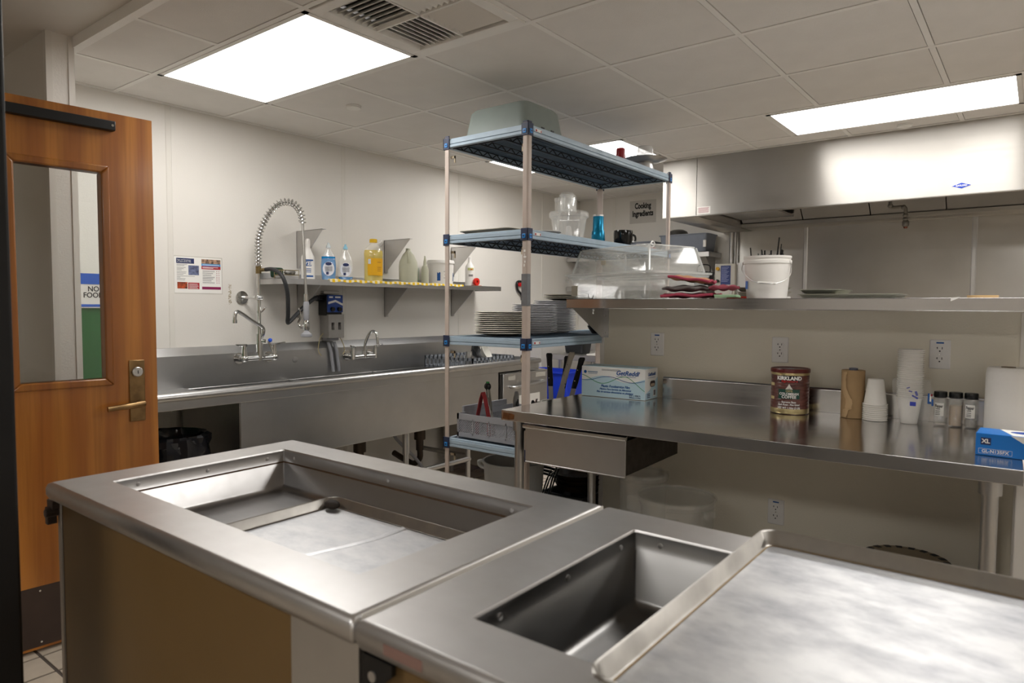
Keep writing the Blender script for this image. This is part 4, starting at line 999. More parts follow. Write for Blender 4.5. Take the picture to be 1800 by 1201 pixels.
def stack(proto, x, y, z, n, pitch, jit, label=None, first_=True):
    for k in range(n):
        L = (x + rnd.uniform(-jit, jit), y + rnd.uniform(-jit, jit), z + pitch * k)
        if k == 0 and first_: proto.location = L
        else:
            c = copy_tree(proto, L, rnd.uniform(0, 6), label)
            if k == n - 1: c['label'] = 'topmost ' + proto['label'].replace('in the', 'of the')
    proto['label'] = 'lowest ' + proto['label'].replace('in the', 'of the')
stack(pa, -2.215, 2.752, Z3, 12, .0098, .003)
pb_ = plate('white_plate', 'white plate in the tall stack next to the cream-rimmed plates', .125, whitep, 'stack of white plates')
stack(pb_, -2.193, 3.020, Z3, 17, .0092, .002)
pc_ = copy_tree(pb_); pc_['label'] = 'white plate in the taller stack behind the other white plates'; pc_['group'] = 'rear stack of white plates'
stack(pc_, -2.250, 3.300, Z3, 19, .0094, .002)
pd = copy_tree(pa); pd['label'] = 'cream-rimmed plate on top of the rear white stack'; pd['group'] = 'plates on the rear stack'
for k in range(3):
    L = (-2.19, 3.335, Z3 + .007 + .0094 * 19 + .0098 * k)
    if k == 0: pd.location = L
    else: copy_tree(pd, L)
pe = plate('side_plate', 'small mixed side plate in the short stack by the partition end', .095, mat('stoneware_grey', '#8D8A84', .4), 'short stack of side plates', creamr)
stack(pe, -2.000, 3.52, Z3, 11, .0105, .004)
bowl_m = mat('dark_bowl', '#26262A', .3)
bw_ = None
for k, (z, lab) in enumerate(((0, 'a'), (.018, 'b'), (.036, 'c'))):
    if bw_ is None:
        bw_ = tag(MB().lathe([(.03, 0), (.04, .002), (.06, .03), (.066, .045), (.063, .045), (.05, .02), (.0, .008)], 28).build('serving_bowl', bowl_m, loc=(-1.95, 3.30, Z3 + z)), 'dark bowl in the nested set beside the side plates', 'bowl', 'nested dark bowls')
    else: copy_tree(bw_, (-1.95, 3.30, Z3 + z))

# ---- fourth shelf: crate of utensils
Z4 = SH[3]
CX, CY = -2.105, 2.755
t = thing('utensil_crate', 'grey plastic dish crate with lattice sides holding utensils', 'crate', (CX, CY, Z4))
cw, cd, ch = .42, .46, .125
fr = MB()
for x in (-cw / 2, cw / 2 - .012):
    for y in (-cd / 2, cd / 2 - .012): fr.box(x, x + .012, y, y + .012, 0, ch)
for z0, z1 in ((0.008, .030), (ch - .030, ch)):
    fr.box(-cw / 2, cw / 2, -cd / 2, -cd / 2 + .006, z0, z1).box(-cw / 2, cw / 2, cd / 2 - .006, cd / 2, z0, z1).box(-cw / 2, -cw / 2 + .006, -cd / 2, cd / 2, z0, z1).box(cw / 2 - .006, cw / 2, -cd / 2, cd / 2, z0, z1)
for k in range(1, 4): fr.box(-cw / 2 + cw * k / 4 - .003, -cw / 2 + cw * k / 4 + .003, -cd / 2, -cd / 2 + .006, .02, ch - .02).box(cw / 2 - .006, cw / 2, -cd / 2 + cd * k / 4 - .003, -cd / 2 + cd * k / 4 + .003, .02, ch - .02)
fr.build('crate_frame', grey_pl, t, smooth=0)
MB().box(-cw / 2 + .004, cw / 2 - .004, -cd / 2 + .004, cd / 2 - .004, .008, .012).build('crate_floor', grey_pl, t, smooth=0)
def lattice(length, z0, z1, pitch):
    m_ = MB(); hgt = z1 - z0; n = int((length + hgt) / pitch)
    for k in range(n + 1):
        for s in (1, -1):
            u0 = -length / 2 - hgt + pitch * k; u1 = u0 + hgt
            a0, b0_ = (u0, z0), (u1, z1)
            ua, ub = max(u0, -length / 2), min(u1, length / 2)
            if ub - ua < .004: continue
            za, zb = z0 + (ua - u0), z0 + (ub - u0)
            if s < 0: ua, ub = -ua, -ub
            m_.bar((ua, 0, za), (ub, 0, zb), .0025, .0025, (0, 1, 0))
    return m_
la = lattice(cw - .02, .028, ch - .028, .0125)
o = la.build('lattice', grey_pl, t, (0, -cd / 2 + .003, 0), smooth=0); o['kind'] = 'stuff'
for yy, rz in ((cd / 2 - .003, 0),):
    o2 = o.copy(); col.objects.link(o2); o2.parent = t; o2.location = (0, yy, 0)
lb = lattice(cd - .02, .028, ch - .028, .0125)
o = lb.build('lattice', grey_pl, t, (cw / 2 - .003, 0, 0), rotz=PI / 2, smooth=0); o['kind'] = 'stuff'
o2 = o.copy(); col.objects.link(o2); o2.parent = t; o2.location = (-cw / 2 + .003, 0, 0)
MB().box(-cw / 2 - .012, -cw / 2, -cd / 2 + .05, cd / 2 - .05, .03, ch + .03).build('crate_handle', grey_pl, t, bevel=.004)
for q_ in (.05, .13): MB().box(-cw / 2 + .01, cw / 2 - .01, q_ - .002, q_ + .002, .012, .07).build('crate_divider', grey_pl, t, smooth=0)
ZC = Z4 + .014
t = thing('red_tongs', 'dark red silicone tongs standing in the grey crate', 'tongs', (-2.20, 2.60, ZC))
for s in (-1, 1):
    MB().loft([[(s * q + dx, -.006 + dy, z) for dx, dy in ((-.002, -.013), (.002, -.013), (.002, .013), (-.002, .013))] for q, z in ((.040, .0), (.035, .10), (.014, .185), (.004, .212), (.0, .220))]).build('tong_arm', mat('silicone_red', '#8E2B2E', .5), t)
t = thing('kitchen_tongs', 'steel tongs with black grips standing in the grey crate', 'tongs', (-2.12, 2.62, ZC))
for s in (-1, 1): MB().loft([[(s * q - .045 + z * .20 * -1 + dx, z * .1 + dy, z) for dx, dy in ((-.002, -.009), (.002, -.009), (.002, .009), (-.002, .009))] for q, z in ((.016, .0), (.011, .12), (.006, .235))]).build('tong_arm', chrome, t)
MB().sphere((-.045 - .048, .0245, .243), .020, 12, 8, (1, .8, 1)).build('grip_end', black_pl, t)
MB().box(-.100, -.085, .018, .03, .258, .268).build('green_tab', ink_green, t, bevel=.002)
t = thing('spatula', 'steel spatula blade leaning up out of the grey crate', 'spatula', (-2.08, 2.70, ZC))
MB().loft([[(z * .04 + dx, dy, z) for dx, dy in ((-.001, -w_), (.001, -w_), (.001, w_), (-.001, w_))] for w_, z in ((.008, 0), (.010, .12), (.020, .13), (.024, .19), (.012, .225))]).build('blade', ss_plain, t)
t = thing('table_knife', 'small steel table knife sticking out of the grey crate', 'knife', (-2.055, 2.760, ZC))
MB().loft([[(z * .30 + dx, z * .1 + dy, z) for dx, dy in ((-.002, -.006), (.002, -.006), (.002, .006), (-.002, .006))] for z in (0, .06, .16, .185)]).build('knife_body', chrome, t)
t = thing('black_ladle', 'black plastic ladle handle sticking out of the grey crate', 'ladle', (-2.02, 2.66, ZC))
MB().tube(arc([(0, 0, .012), (-.02, .02, .08), (-.05, .05, .165), (-.056, .056, .18)], 5), .007, 8).build('handle', black_pl, t)
# knife tub
KX, KY = -2.080, 3.115
t = thing('knife_tub', 'round white tub standing on the fourth shelf full of kitchen knives', 'tub', (KX, KY, Z4))
MB().lathe([(.090, 0), (.095, .004), (.106, .13), (.112, .132), (.112, .142), (.104, .142), (.092, .01), (0, .008)], 32).build('tub_body', mat('tub_white', '#D9D6CE', .4), t)
def knife(label, m, x, y, lean, leany, top, big=1.0, rz=0.0):
    t = thing('kitchen_knife', label, 'knife', (x, y, Z4 + .017), rz, 'knives in the tub')
    d = Vector((lean, leany, 1)).normalized(); Lb = top - .14
    up = (0, 1, 0)
    b0_ = Vector((0, 0, .0)); b1_ = b0_ + d * Lb; e = b1_ + d * .135 * big
    MB().bar(b0_, b1_, .030, .002, up).build('blade', ss_plain, t)
    prof = [(0, .011), (.2, .013), (.5, .0115), (.8, .0125), (.95, .015), (1.0, .010)]
    rings = []
    for q, w_ in prof:
        c_ = b1_.lerp(e, q)
        rings.append([(c_.x + w_ * big * math.cos(a), c_.y + .009 * big * math.sin(a), c_.z) for a in [2 * PI * k / 12 for k in range(12)]])
    MB().loft(rings).build('handle', m, t)
    for q in (.25, .6): 
        c_ = b1_.lerp(e, q); MB().cyl((c_.x, c_.y - .0096 * big, c_.z), (c_.x, c_.y - .0082 * big, c_.z), .003, 8).build('rivet', chrome, t)
kb_ = mat('knife_black', '#121213', .45)
knife('black-handled knife standing upright at the edge of the knife tub', kb_, KX - .035, KY - .03, -.06, 0, .350, 1.35)
knife('black-handled knife with bright rivets leaning in the knife tub', kb_, KX - .03, KY + .02, .16, 0, .340, 1.35)
knife('cream-handled knife rising highest out of the knife tub', mat('knife_cream', '#CFC6B6', .5), KX - .025, KY - .055, .33, 0, .385, 1.35)
knife('black-handled knife half hidden behind the cream-handled one', kb_, KX - .005, KY + .05, .30, 0, .345, 1.35)
t = thing('handled_cup', 'steel cup with a looped black handle beside the knife tub', 'cup', (-2.235, 3.13, Z4), -PI / 2)
MB().lathe([(.032, 0), (.035, .004), (.040, .12), (.037, .12), (.032, .008), (0, .006)], 24).build('cup_body', mat('cup_steel', '#8A8780', .3, metal=.9), t)
MB().tube(arc([(.035, 0, .10), (.062, 0, .135), (.072, 0, .11), (.066, 0, .055), (.036, 0, .035)], 5), .006, 8).build('cup_handle', black_pl, t)

# ---- bottom of the rack
Z5 = SH[4]
t = thing('round_food_bucket', 'large frosted round food bucket on the bottom rack shelf', 'bucket', (-2.150, 2.785, Z5))
MB().lathe([(.135, 0), (.142, .005), (.158, .335), (.166, .338), (.166, .350), (.156, .350), (.138, .01), (0, .008)], 40).build('bucket_body', mat('bucket_frost', '#C9C9C6', .4, trans=.35, ior=1.1), t)
MB().tube(arc([(-.15, -.06, .335), (-.178, -.075, .330), (-.172, -.07, .305), (-.15, -.06, .295)], 4), .009, 8).build('bucket_ear', mat('bucket_frost', '#C9C9C6', .4), t)
tag(MB().tray(.26, .30, .14, .004, .03, .012, rim=.006, rimh=.006).build('black_tub', mat('tub_black', '#1B1A1A', .5), loc=(-2.00, 3.17, Z5)), 'black plastic tub under the frying pans on the bottom shelf', 'tub')
pn_ = None
for k in range(3):
    lab = 'lowest black frying pan of the nested pile below the worktable drawer'
    L = (-1.985, 3.15, Z5 + .148 + .026 * k)
    if pn_ is None:
        pn_ = thing('frying_pan', lab, 'frying pan', L, -1.0, 'nested frying pans')
        MB().lathe([(.095, 0), (.105, .003), (.128, .040), (.131, .042), (.127, .043), (.103, .007), (0, .005)], 36).build('pan_body', mat('pan_black', '#17130F', .35, col2='#2E1E12', scale=12), pn_)
        MB().tube(arc([(-.06, -.108, .040), (-.075, -.15, .052), (-.09, -.20, .060)], 4), [.008] * 9, 8).build('pan_handle', black_pl, pn_)
    else: copy_tree(pn_, L, -1.0 + .12 * k, ['', 'black frying pan between the two others in the nested pile', 'topmost black frying pan of the nested pile'][k])
for k in range(4):
    if k % 2 == 0: t = thing('kitchen_tongs', ('steel tongs leaning against the frying pans on the bottom shelf', 'second steel tongs leaning between other tongs and the frying pans')[k // 2], 'tongs', (-2.075, 2.955 + .014 * (k // 2), Z5 + .001), 0, 'tongs by the frying pans')
    MB().loft([[((q if k % 2 else q - .012) * -1 + .030 * (k // 2) + dx, dy * .5, z) for dx, dy in ((-.002, -.012), (.002, -.012), (.002, .012), (-.002, .012))] for q, z in ((.04, .0), (.02, .12), (-.02, .22 + .01 * k), (-.045, .27 + .012 * k))]).build('tong_arm', chrome, t)
# ================================================================ worktable
TZ = .914
tb = thing('worktable', 'long stainless worktable with one drawer against the half wall', 'table', (-.943, 2.725, 0), math.radians(2.0))
hw, hd = .909, .405
def bx(*a): return MB().box(*a)
MB().box(-hw, hw, -hd, hd, TZ - .004, TZ).box(-hw, hw, -hd, -hd + .004, TZ - .045, TZ).box(-hw, -hw + .004, -hd, hd, TZ - .045, TZ).box(hw - .004, hw, -hd, hd, TZ - .045, TZ).box(-hw, hw, hd - .004, hd, TZ - .045, TZ).build('table_top', ss_table, tb, bevel=.0025, seg=3)
MB().prism([(hd - .012, TZ - .001), (hd - .012, TZ + .098), (hd - .004, TZ + .106), (hd + .006, TZ + .106), (hd + .006, TZ - .001)], 'x', -hw + .40, hw).build('backsplash', ss_table, tb, bevel=.002)
for x in (-hw + .045, hw - .075):
    for y in (-hd + .075, hd - .08):
        lg = MB().cyl((x, y, .03), (x, y, TZ - .05), .0215, 18).build('leg', ss_plain, tb)
        MB().cyl((x, y, TZ - .095), (x, y, TZ - .045), .030, 18).build('leg_gusset', ss_plain, lg)
        MB().lathe([(.016, 0), (.022, .006), (.020, .03)], 14, (x, y, 0)).build('foot', ss_plain, lg)
MB().box(-hw + .04, hw - .07, -hd + .07, hd - .075, .185, .190).box(-hw + .04, hw - .07, -hd + .07, -hd + .074, .155, .19).build('under_shelf', ss_plain, tb, smooth=0)
MB().box(-hw + .05, hw - .05, -.05, .05, TZ - .03, TZ - .006).build('top_brace', ss_plain, tb, smooth=0)
dr = MB().box(-hw + .125, -hw + .595, -hd + .006, -hd + .010, TZ - .212, TZ - .052).build('drawer', ss_plain, tb, bevel=.001)
MB().prism([(-hd + .010, TZ - .048), (-hd - .006, TZ - .052), (-hd - .009, TZ - .060), (-hd - .004, TZ - .066), (-hd + .006, TZ - .062)], 'x', -hw + .118, -hw + .600).build('drawer_pull', ss_table, dr)
MB().box(-hw + .125, -hw + .595, -hd + .002, -hd + .012, TZ - .214, TZ - .208).build('drawer_lip', ss_plain, dr, bevel=.002)
MB().box(-hw + .14, -hw + .144, -hd + .01, .12, TZ - .200, TZ - .075).box(-hw + .590, -hw + .594, -hd + .01, .12, TZ - .205, TZ - .070).box(-hw + .14, -hw + .594, .116, .12, TZ - .20, TZ - .075).box(-hw + .14, -hw + .594, -hd + .01, .12, TZ - .205, TZ - .200).build('drawer_box', mat('drawer_side_dark', '#4A433C', .5, metal=.5, var=.15, scale=30), dr, smooth=0)
for x in (-hw + .15, -hw + .575): MB().box(x, x + .012, -hd + .03, .12, TZ - .062, TZ - .045).build('drawer_slide', black_metal, dr, smooth=0)
MB().prism([(-hw + .008, TZ - .036), (-hw + .012, TZ - .010), (-hw + .055, TZ - .012), (-hw + .070, TZ - .016), (-hw + .068, TZ - .036), (-hw + .04, TZ - .040)], 'y', -hd - .0012, -hd).build('rust_patch', mat('rust', '#7A4A1E', .8, var=.25, scale=60), tb, smooth=0)

# film box
t = thing('film_box', 'white and pale blue carton of food film standing on the worktable', 'box', (-1.655, 3.005, TZ + .001), math.radians(3))
bwid, bdep, bhei = .345, .150, .150
box_m = mat('carton_white', '#E6E6E2', .5, var=.01); sky = mat('carton_sky', '#B5D0DA', .5, var=.01)
MB().box(-bwid / 2, bwid / 2, -bdep / 2, bdep / 2, 0, bhei).build('carton', box_m, t, bevel=.002)
MB().box(-bwid / 2 + .002, bwid / 2 - .002, -bdep / 2 + .002, bdep / 2 - .01, bhei, bhei + .0012).build('carton_lid', sky, t, smooth=0)
MB().box(-bwid / 2 + .06, bwid / 2 - .07, -.012, -.006, bhei + .0012, bhei + .0020).build('lid_slot', mat('carton_brown', '#8A6A4A', .7), t, smooth=0)
yf = -bdep / 2
wave = lambda u: .083 + .012 * math.sin(u * 2 * PI * 1.25 + .3)
poly = [(-bwid / 2 + .001, .002), (bwid / 2 - .001, .002)] + [(bwid / 2 - .001 - (bwid - .002) * k / 40, .092 + .014 * math.sin((1 - k / 40) * 2 * PI * 1.3 - 1.2)) for k in range(41)]
MB().prism(poly, 'y', yf - .0006, yf).build('printed_field', sky, t, smooth=0)
for m_, ph, am, base in ((ink_green, 1.9, .020, .088), (ink_blue, 4.2, .012, .092)):
    rings = []
    for k in range(49):
        u = k / 48; z = base + am * math.sin(u * 2 * PI * 1.35 + ph) - (.028 * max(0, u - .72) / .28 if m_ is ink_green else 0); x = -bwid / 2 + .002 + (bwid - .004) * u
        rings.append([(x, yf - .0014, z - .0013), (x, yf - .0014, z + .0013), (x, yf - .0005, z + .0013), (x, yf - .0005, z - .0013)])
    MB().loft(rings).build('printed_wave', m_, t, smooth=0)
text('®', .010, ink_blue, t, (.142, yf - .0008, .130), FY)
text('GetReddi', .031, ink_blue, t, (.078, yf - .0008, .124), FY, bold=.0007, shear=.3)
patch(t, 'underline', ink_blue, .105, .0018, (.072, yf, .108), FY)
text('Plastic Foodservice Film', .0175, ink_blue, t, (.015, yf - .0010, .056), FY, bold=.0004, shear=.2, sx=.92)
text('Plástico Para Servicio de Alimentos', .0125, ink_blue, t, (.015, yf - .0010, .041), FY, bold=.0003, shear=.2, sx=.95)
text('Film de services alimentaires en plastique', .0125, ink_blue, t, (.012, yf - .0010, .027), FY, bold=.0003, shear=.2, sx=.95)
text('12 in. x 2000 Ft.\n305mm x 610m', .0095, ink_navy, t, (.120, yf - .0010, .014), FY, bold=.0002)
MB().lathe([(.008, 0), (.008, .0006)], 18).move(Matrix.Translation((-.152, yf, .122)) @ FY).build('maker_mark', ink_blue, t, smooth=0)
patch(t, 'maker_print', mat('ink_steel', '#8FA2B4', .5), .055, .0065, (-.110, yf, .123), FY)
patch(t, 'maker_print', mat('ink_steel', '#8FA2B4', .5), .050, .003, (-.110, yf, .115), FY)
for z_ in (.139, .134): patch(t, 'small_print', ink_grey, .10, .002, (-.01, yf, z_), FY)
xe = bwid / 2
text('GetReddi', .023, ink_blue, t, (xe + .0006, .0, .122), FX, bold=.0004, shear=.3); patch(t, 'underline', ink_blue, .09, .0015, (xe, 0, .106), FX)
MB().prism([(-bdep / 2 + .002, .002), (bdep / 2 - .002, .002), (bdep / 2 - .002, .105), (.03, .080), (-.02, .045), (-bdep / 2 + .002, .03)], 'x', xe, xe + .0006).build('printed_field', sky, t, smooth=0)
MB().loft([[(xe + q, x + .012, z + .075) for x, z in rrect(.060, .030, .014)] for q in (.0004, .0012)]).build('hand_hole', mat('hole_brown', '#3B2E28', .8), t, smooth=0)
MB().loft([[(xe + q, x + .012, z + .070) for x, z in rrect(.046, .014, .006)] for q in (.0010, .0016)]).build('hole_flap', mat('carton_inside', '#B9A48C', .8), t, smooth=0)
patch(t, 'barcode', ink_white, .030, .034, (xe + .0006, .035, .030), FX); 
for k in range(7): patch(t, 'barcode_line', ink_grey, .0018, .026, (xe + .0012, .025 + .0033 * k, .030), FX)
for z_ in (.028, .020, .012): patch(t, 'small_print', ink_navy, .035, .004, (xe + .0006, -.035, z_), FX)

# coffee can
CA = -PI / 2 + .22
t = thing('coffee_can', 'large brown coffee can with a dark red lid on the worktable', 'can', (-.838, 3.025, TZ + .001))
cr_ = .0765
brown = mat('can_brown', '#4A2A26', .32, col2='#6B4038', scale=30, coat=.3); gold = mat('can_gold', '#C9B98A', .3, metal=.8)
prof = [(.074, 0), (cr_ - .001, .002), (cr_, .004)]
for k in range(9):
    z = .03 + .014 * k; prof += [(cr_, z), (cr_ - .0016, z + .004), (cr_, z + .008)]
prof += [(cr_, .170), (cr_ - .002, .176)]
MB().lathe(prof, 48).build('can_body', brown, t)
for z0, z1 in ((.002, .022), (.164, .174)): MB().lathe([(cr_ + .0002, z0), (cr_ + .0008, z0 + .001), (cr_ + .0008, z1), (cr_ + .0002, z1 + .001)], 48, close=True).build('gold_band', gold, t)
MB().lathe([(cr_ + .0005, .174), (cr_ + .003, .175), (cr_ + .003, .187), (cr_ + .001, .191), (cr_ - .004, .191), (cr_ - .006, .188), (0, .188)], 48, cap1=False).build('lid', mat('lid_maroon', '#5B1A18', .35), t)
MB().box(-.010, .014, -.03, .02, .188, .1885).build('lid_sticker', mat('sticker_grey', '#9A9AA2', .5), t, smooth=0)
band(t, 'name_plate', ink_black, cr_ + .0008, CA, .50, .136, .163); text('KIRKLAND', .021, ink_white, t, (0, 0, .152), wrap=(cr_ + .0016, CA), bold=.0008, sx=1.0)
text('Signature', .013, mat('ink_bright_red', '#D8201E', .5), t, (0, 0, .1405), wrap=(cr_ + .0016, CA), shear=.3, sx=1.4)
mt = MB(); 
mt.loft([[((cr_ + q) * math.cos(CA + u / cr_), (cr_ + q) * math.sin(CA + u / cr_), z) for u, z in ((-.016, .104), (-.006, .118), (0, .130), (.005, .120), (.016, .104))] for q in (.0004, .0010)]).build('mountain_mark', mat('ink_pale', '#D8D2C8', .5), t, smooth=0)
band(t, 'green_field', mat('can_green', '#1F4A3C', .4), cr_ + .0008, CA, .56, .066, .106)
text('100%', .012, mat('ink_gold', '#D5C48E', .5), t, (0, 0, .0985), wrap=(cr_ + .0018, CA), sx=1.1); text('COLOMBIAN', .0145, ink_white, t, (0, 0, .0865), wrap=(cr_ + .0018, CA), sx=.92, bold=.0002); text('COFFEE', .017, ink_white, t, (0, 0, .0735), wrap=(cr_ + .0018, CA), sx=1.0, bold=.0003)
for s_, z_, sz in (('Supremo Bean', .052, .0115), ('Dark Roast - Fine Grind', .041, .0105), ('NET WT 1.36kg (3 LB)', .0275, .0115)): text(s_, sz, ink_white, t, (0, 0, z_), wrap=(cr_ + .0012, CA), sx=.85, bold=.0002)
for z_ in (.060, .118): band(t, 'side_print', mat('ink_gold', '#D5C48E', .5), cr_ + .0004, CA - 1.05, .18, z_, z_ + .012)

# kraft paper towel roll
t = thing('kraft_towel_roll', 'brown kraft paper towel roll with a torn edge on the worktable', 'paper roll', (-.598, 3.055, TZ + .001), 0)
kr = mat('kraft_brown', '#A98B64', .8, var=.05, scale=20)
MB().lathe([(.043, 0), (.044, .002), (.044, .193), (.043, .195), (.019, .195), (.017, .190), (.017, .01)], 36).build('roll_body', kr, t)
MB().lathe([(.0165, .15), (.0165, .203), (.012, .204)], 20).build('core_plug', mat('core_grey', '#6C7080', .6), t)
rg = []; rnd = random.Random(5)
for k in range(26):
    z = .003 + .186 * k / 25
    edge = -1.55 + .38 * math.sin(k * .22 + .6) + rnd.uniform(-.035, .035) - (.55 if k < 5 else .55 * max(0, (10 - k) / 10)) + (.0 if k < 18 else -.03 * (k - 18))
    rg.append([(q * math.cos(edge + a), q * math.sin(edge + a), z) for q, a in ((.0443, -.6), (.0462, -.3), (.0476, -.02), (.0470, 0), (.0452, -.3), (.0441, -.6))])
MB().loft(rg).build('torn_sheet', mat('kraft_light', '#BC9E76', .85), t, smooth=0)

# paper cups
cupm = mat('paper_cup', '#E8E5DE', .55, var=.02)
def cup(name, label, group, flip):
    p_ = [(.028, 0), (.029, .001), (.0415, .0990), (.0455, .0990), (.0466, .1008), (.0455, .1026), (.0414, .1026), (.0408, .098), (.0285, .005), (0, .005)]
    if flip: p_ = [(r, .103 - z) for r, z in p_]
    return tag(MB().lathe(p_, 32, cap0=True, cap1=False).build(name, cupm, smooth=50), label, 'paper cup', group)
c_ = cup('paper_cup', 'white paper cup in the upside-down stack beside the kraft roll', 'upside-down paper cups', True)
for k in range(9):
    L = (-.512, 3.040, TZ + .001 + .0078 * k)
    if k == 0: c_.location = L
    else: copy_tree(c_, L, None, 'topmost paper cup of the upside-down stack, its whole side showing' if k == 8 else None)
c_ = cup('paper_cup', 'white paper cup in the tall sleeve wrapped in clear film', 'sleeve of paper cups', False)
for k in range(25):
    L = (-.393, 3.045, TZ + .001 + .0078 * k)
    if k == 0: c_.location = L
    else: copy_tree(c_, L, None, 'topmost paper cup of the tall sleeve' if k == 24 else None)
bag = mat('film_bag', '#EDEDEA', .12, alpha=.16, var=.0, rvar=.04, spec=1.0)
rnd = random.Random(12); wv2 = [[rnd.uniform(-1, 1) for _ in range(36)] for _ in range(16)]
t = thing('plastic_sleeve', 'clear crumpled plastic sleeve around the tall cup stack', 'plastic bag', (-.393, 3.040, TZ))
def bagw(a, z, k):
    base = 1.09 + .09 * wv2[k][int(round(a / (2 * PI) * 36)) % 36]
    return base + (.45 * max(0, math.cos(a + .15)) ** 2 if z < .15 else .18 * max(0, math.cos(a)))
MB().lathe([(.040, .002), (.044, .02), (.047, .05), (.050, .08), (.053, .11), (.052, .135), (.054, .155), (.052, .175)], 36, cap0=False, cap1=False, sy=1.0, wob=bagw).build('film', bag, t, smooth=15)
pr = mat('bag_print_blue', '#3140A8', .5)
for (x, y, z, w_, h_, a) in ((.020, -.062, .085, .020, .016, .0), (.026, -.060, .112, .022, .006, .5), (.010, -.056, .132, .012, .005, .2), (.030, -.056, .125, .008, .018, -.3), (.002, -.055, .145, .012, .004, -.4)):
    MB().box(-w_ / 2, w_ / 2, -.0004, .0004, -h_ / 2, h_ / 2).move(Matrix.Translation((x, y, z)) @ Matrix.Rotation(a, 4, 'Y')).build('print_mark', pr, t, smooth=0)
for (x, z, w_, h_, m_) in ((.072, .108, .012, .040, ink_blue), (.075, .112, .005, .030, ink_white), (.082, .094, .006, .026, ink_blue), (.078, .122, .006, .008, ink_red)):
    MB().box(x - w_ / 2, x + w_ / 2, -.045 - (.001 if m_ is not ink_blue else 0), -.0445, z - h_ / 2, z + h_ / 2).build('print_mark', m_, t, smooth=0)

# spice jars
def spice(label, x, y, fill_m, fill, lab):
    t = thing('spice_jar', label, 'spice jar', (x, y, TZ + .001), 0, 'spice jars on the worktable')
    MB().lathe([(.0205, 0), (.0215, .002), (.0215, .100), (.019, .106), (.019, .112), (.0175, .112), (.0175, .106), (.0200, .099), (.0200, .004), (0, .004)], 26, cap1=False).build('jar_glass', clear_pl, t)
    MB().lathe([(.0195, .0045), (.0195, fill), (0, fill + .003)], 24, cap1=False).build('spice', fill_m, t)
    MB().lathe([(.0215, .108), (.0225, .110), (.0225, .128), (.021, .131), (0, .131)], 28, cap1=False).build('lid', black_pl, t)
    if lab:
        band(t, 'label', paper, .0217, -PI / 2 - .1, .75, .038, .088); text('Pepper', .017, ink_black, t, (0, 0, .076), wrap=(.0226, -PI / 2 - .1), sx=.55, bold=.0002)
        for z_ in (.064, .056, .049, .043): band(t, 'label_print', ink_black, .0226, -PI / 2 - .25, .35, z_, z_ + .002, t=.0003)
sp1 = mat('spice_white', '#CFC4B2', .9, bump=.5, bscale=400); sp2 = mat('spice_tan', '#B79A72', .9, bump=.5, bscale=400); sp3 = mat('spice_pepper', '#5D554A', .9, col2='#8F8676', scale=300)
spice('nearly empty labelled pepper jar with a black lid', -.292, 3.062, sp1, .010, True)
spice('unlabelled spice jar filled with tan powder', -.243, 3.068, sp2, .080, False)
spice('labelled pepper jar with dark ground pepper', -.194, 3.072, sp3, .030, True)
# white paper towel roll
t = thing('paper_towel_roll', 'tall white paper towel roll standing behind the glove box', 'paper towel', (-.085, 3.055, TZ + .001))
MB().lathe([(.066, 0), (.068, .003), (.067, .215), (.064, .232), (.060, .236), (.024, .236), (.021, .23), (.021, .01)], 40).build('roll_body', mat('towel_white', '#E9E6E0', .85, var=.02, bump=.6, bscale=90), t)
MB().lathe([(.022, .01), (.022, .238), (.0205, .238), (.0205, .01)], 24, close=True).build('core', mat('core_brown', '#8C7A64', .8), t)
# glove box
t = thing('glove_box', 'bright blue box of disposable gloves at the worktable end', 'box', (-.020, 2.575, TZ + .001), math.radians(-2))
gb = mat('glove_box_blue', '#1577CE', .4, var=.03)
MB().box(-.122, .122, -.06, .06, 0, .068).build('carton', gb, t, bevel=.0015)
yf = -.06
MB().prism([(-.035, .0675), (.121, .0675), (.121, .03), (.060, .018), (.015, .036)], 'y', yf - .0006, yf).build('white_field', paper, t, smooth=0)
patch(t, 'size_tag', ink_navy, .026, .022, (-.096, yf - .0002, .044), FY); text('XL', .017, ink_white, t, (-.096, yf - .0012, .044), FY, bold=.0006)
MB().box(-.114, -.030, yf - .0007, yf, .006, .0066).box(-.114, -.030, yf - .0007, yf, .0208, .0214).box(-.114, -.1134, yf - .0007, yf, .006, .0214).box(-.0306, -.030, yf - .0007, yf, .006, .0214).build('code_frame', ink_white, t, smooth=0)
text('GL-N135FX', .0135, ink_white, t, (-.072, yf - .0008, .0135), FY, bold=.0003)
text('ProWorks', .019, ink_navy, t, (.058, yf - .0012, .050), FY, bold=.0003)
MB().prism([(.030, .040), (.085, .040), (.060, .026)], 'y', yf - .0010, yf - .0006).build('arrow_mark', ink_blue, t, smooth=0)
for z_ in (.018, .013, .008): patch(t, 'small_print', ink_white, .045, .0018, (.085, yf - .0006, z_), FY)
MB().prism([(-.03, -.055), (.12, -.055), (.12, .055), (-.07, .055)], 'z', .068, .0686).build('white_field', paper, t, smooth=0)
MB().lathe([(.0, 0), (.03, 0), (.03, .0005), (0, .0005)], 24, (.02, .01, .0686), sx=2.0, sy=.9).build('glove_picture', mat('glove_picture_blue', '#1D4FB8', .5, col2='#123A8C', scale=60), t, smooth=0)

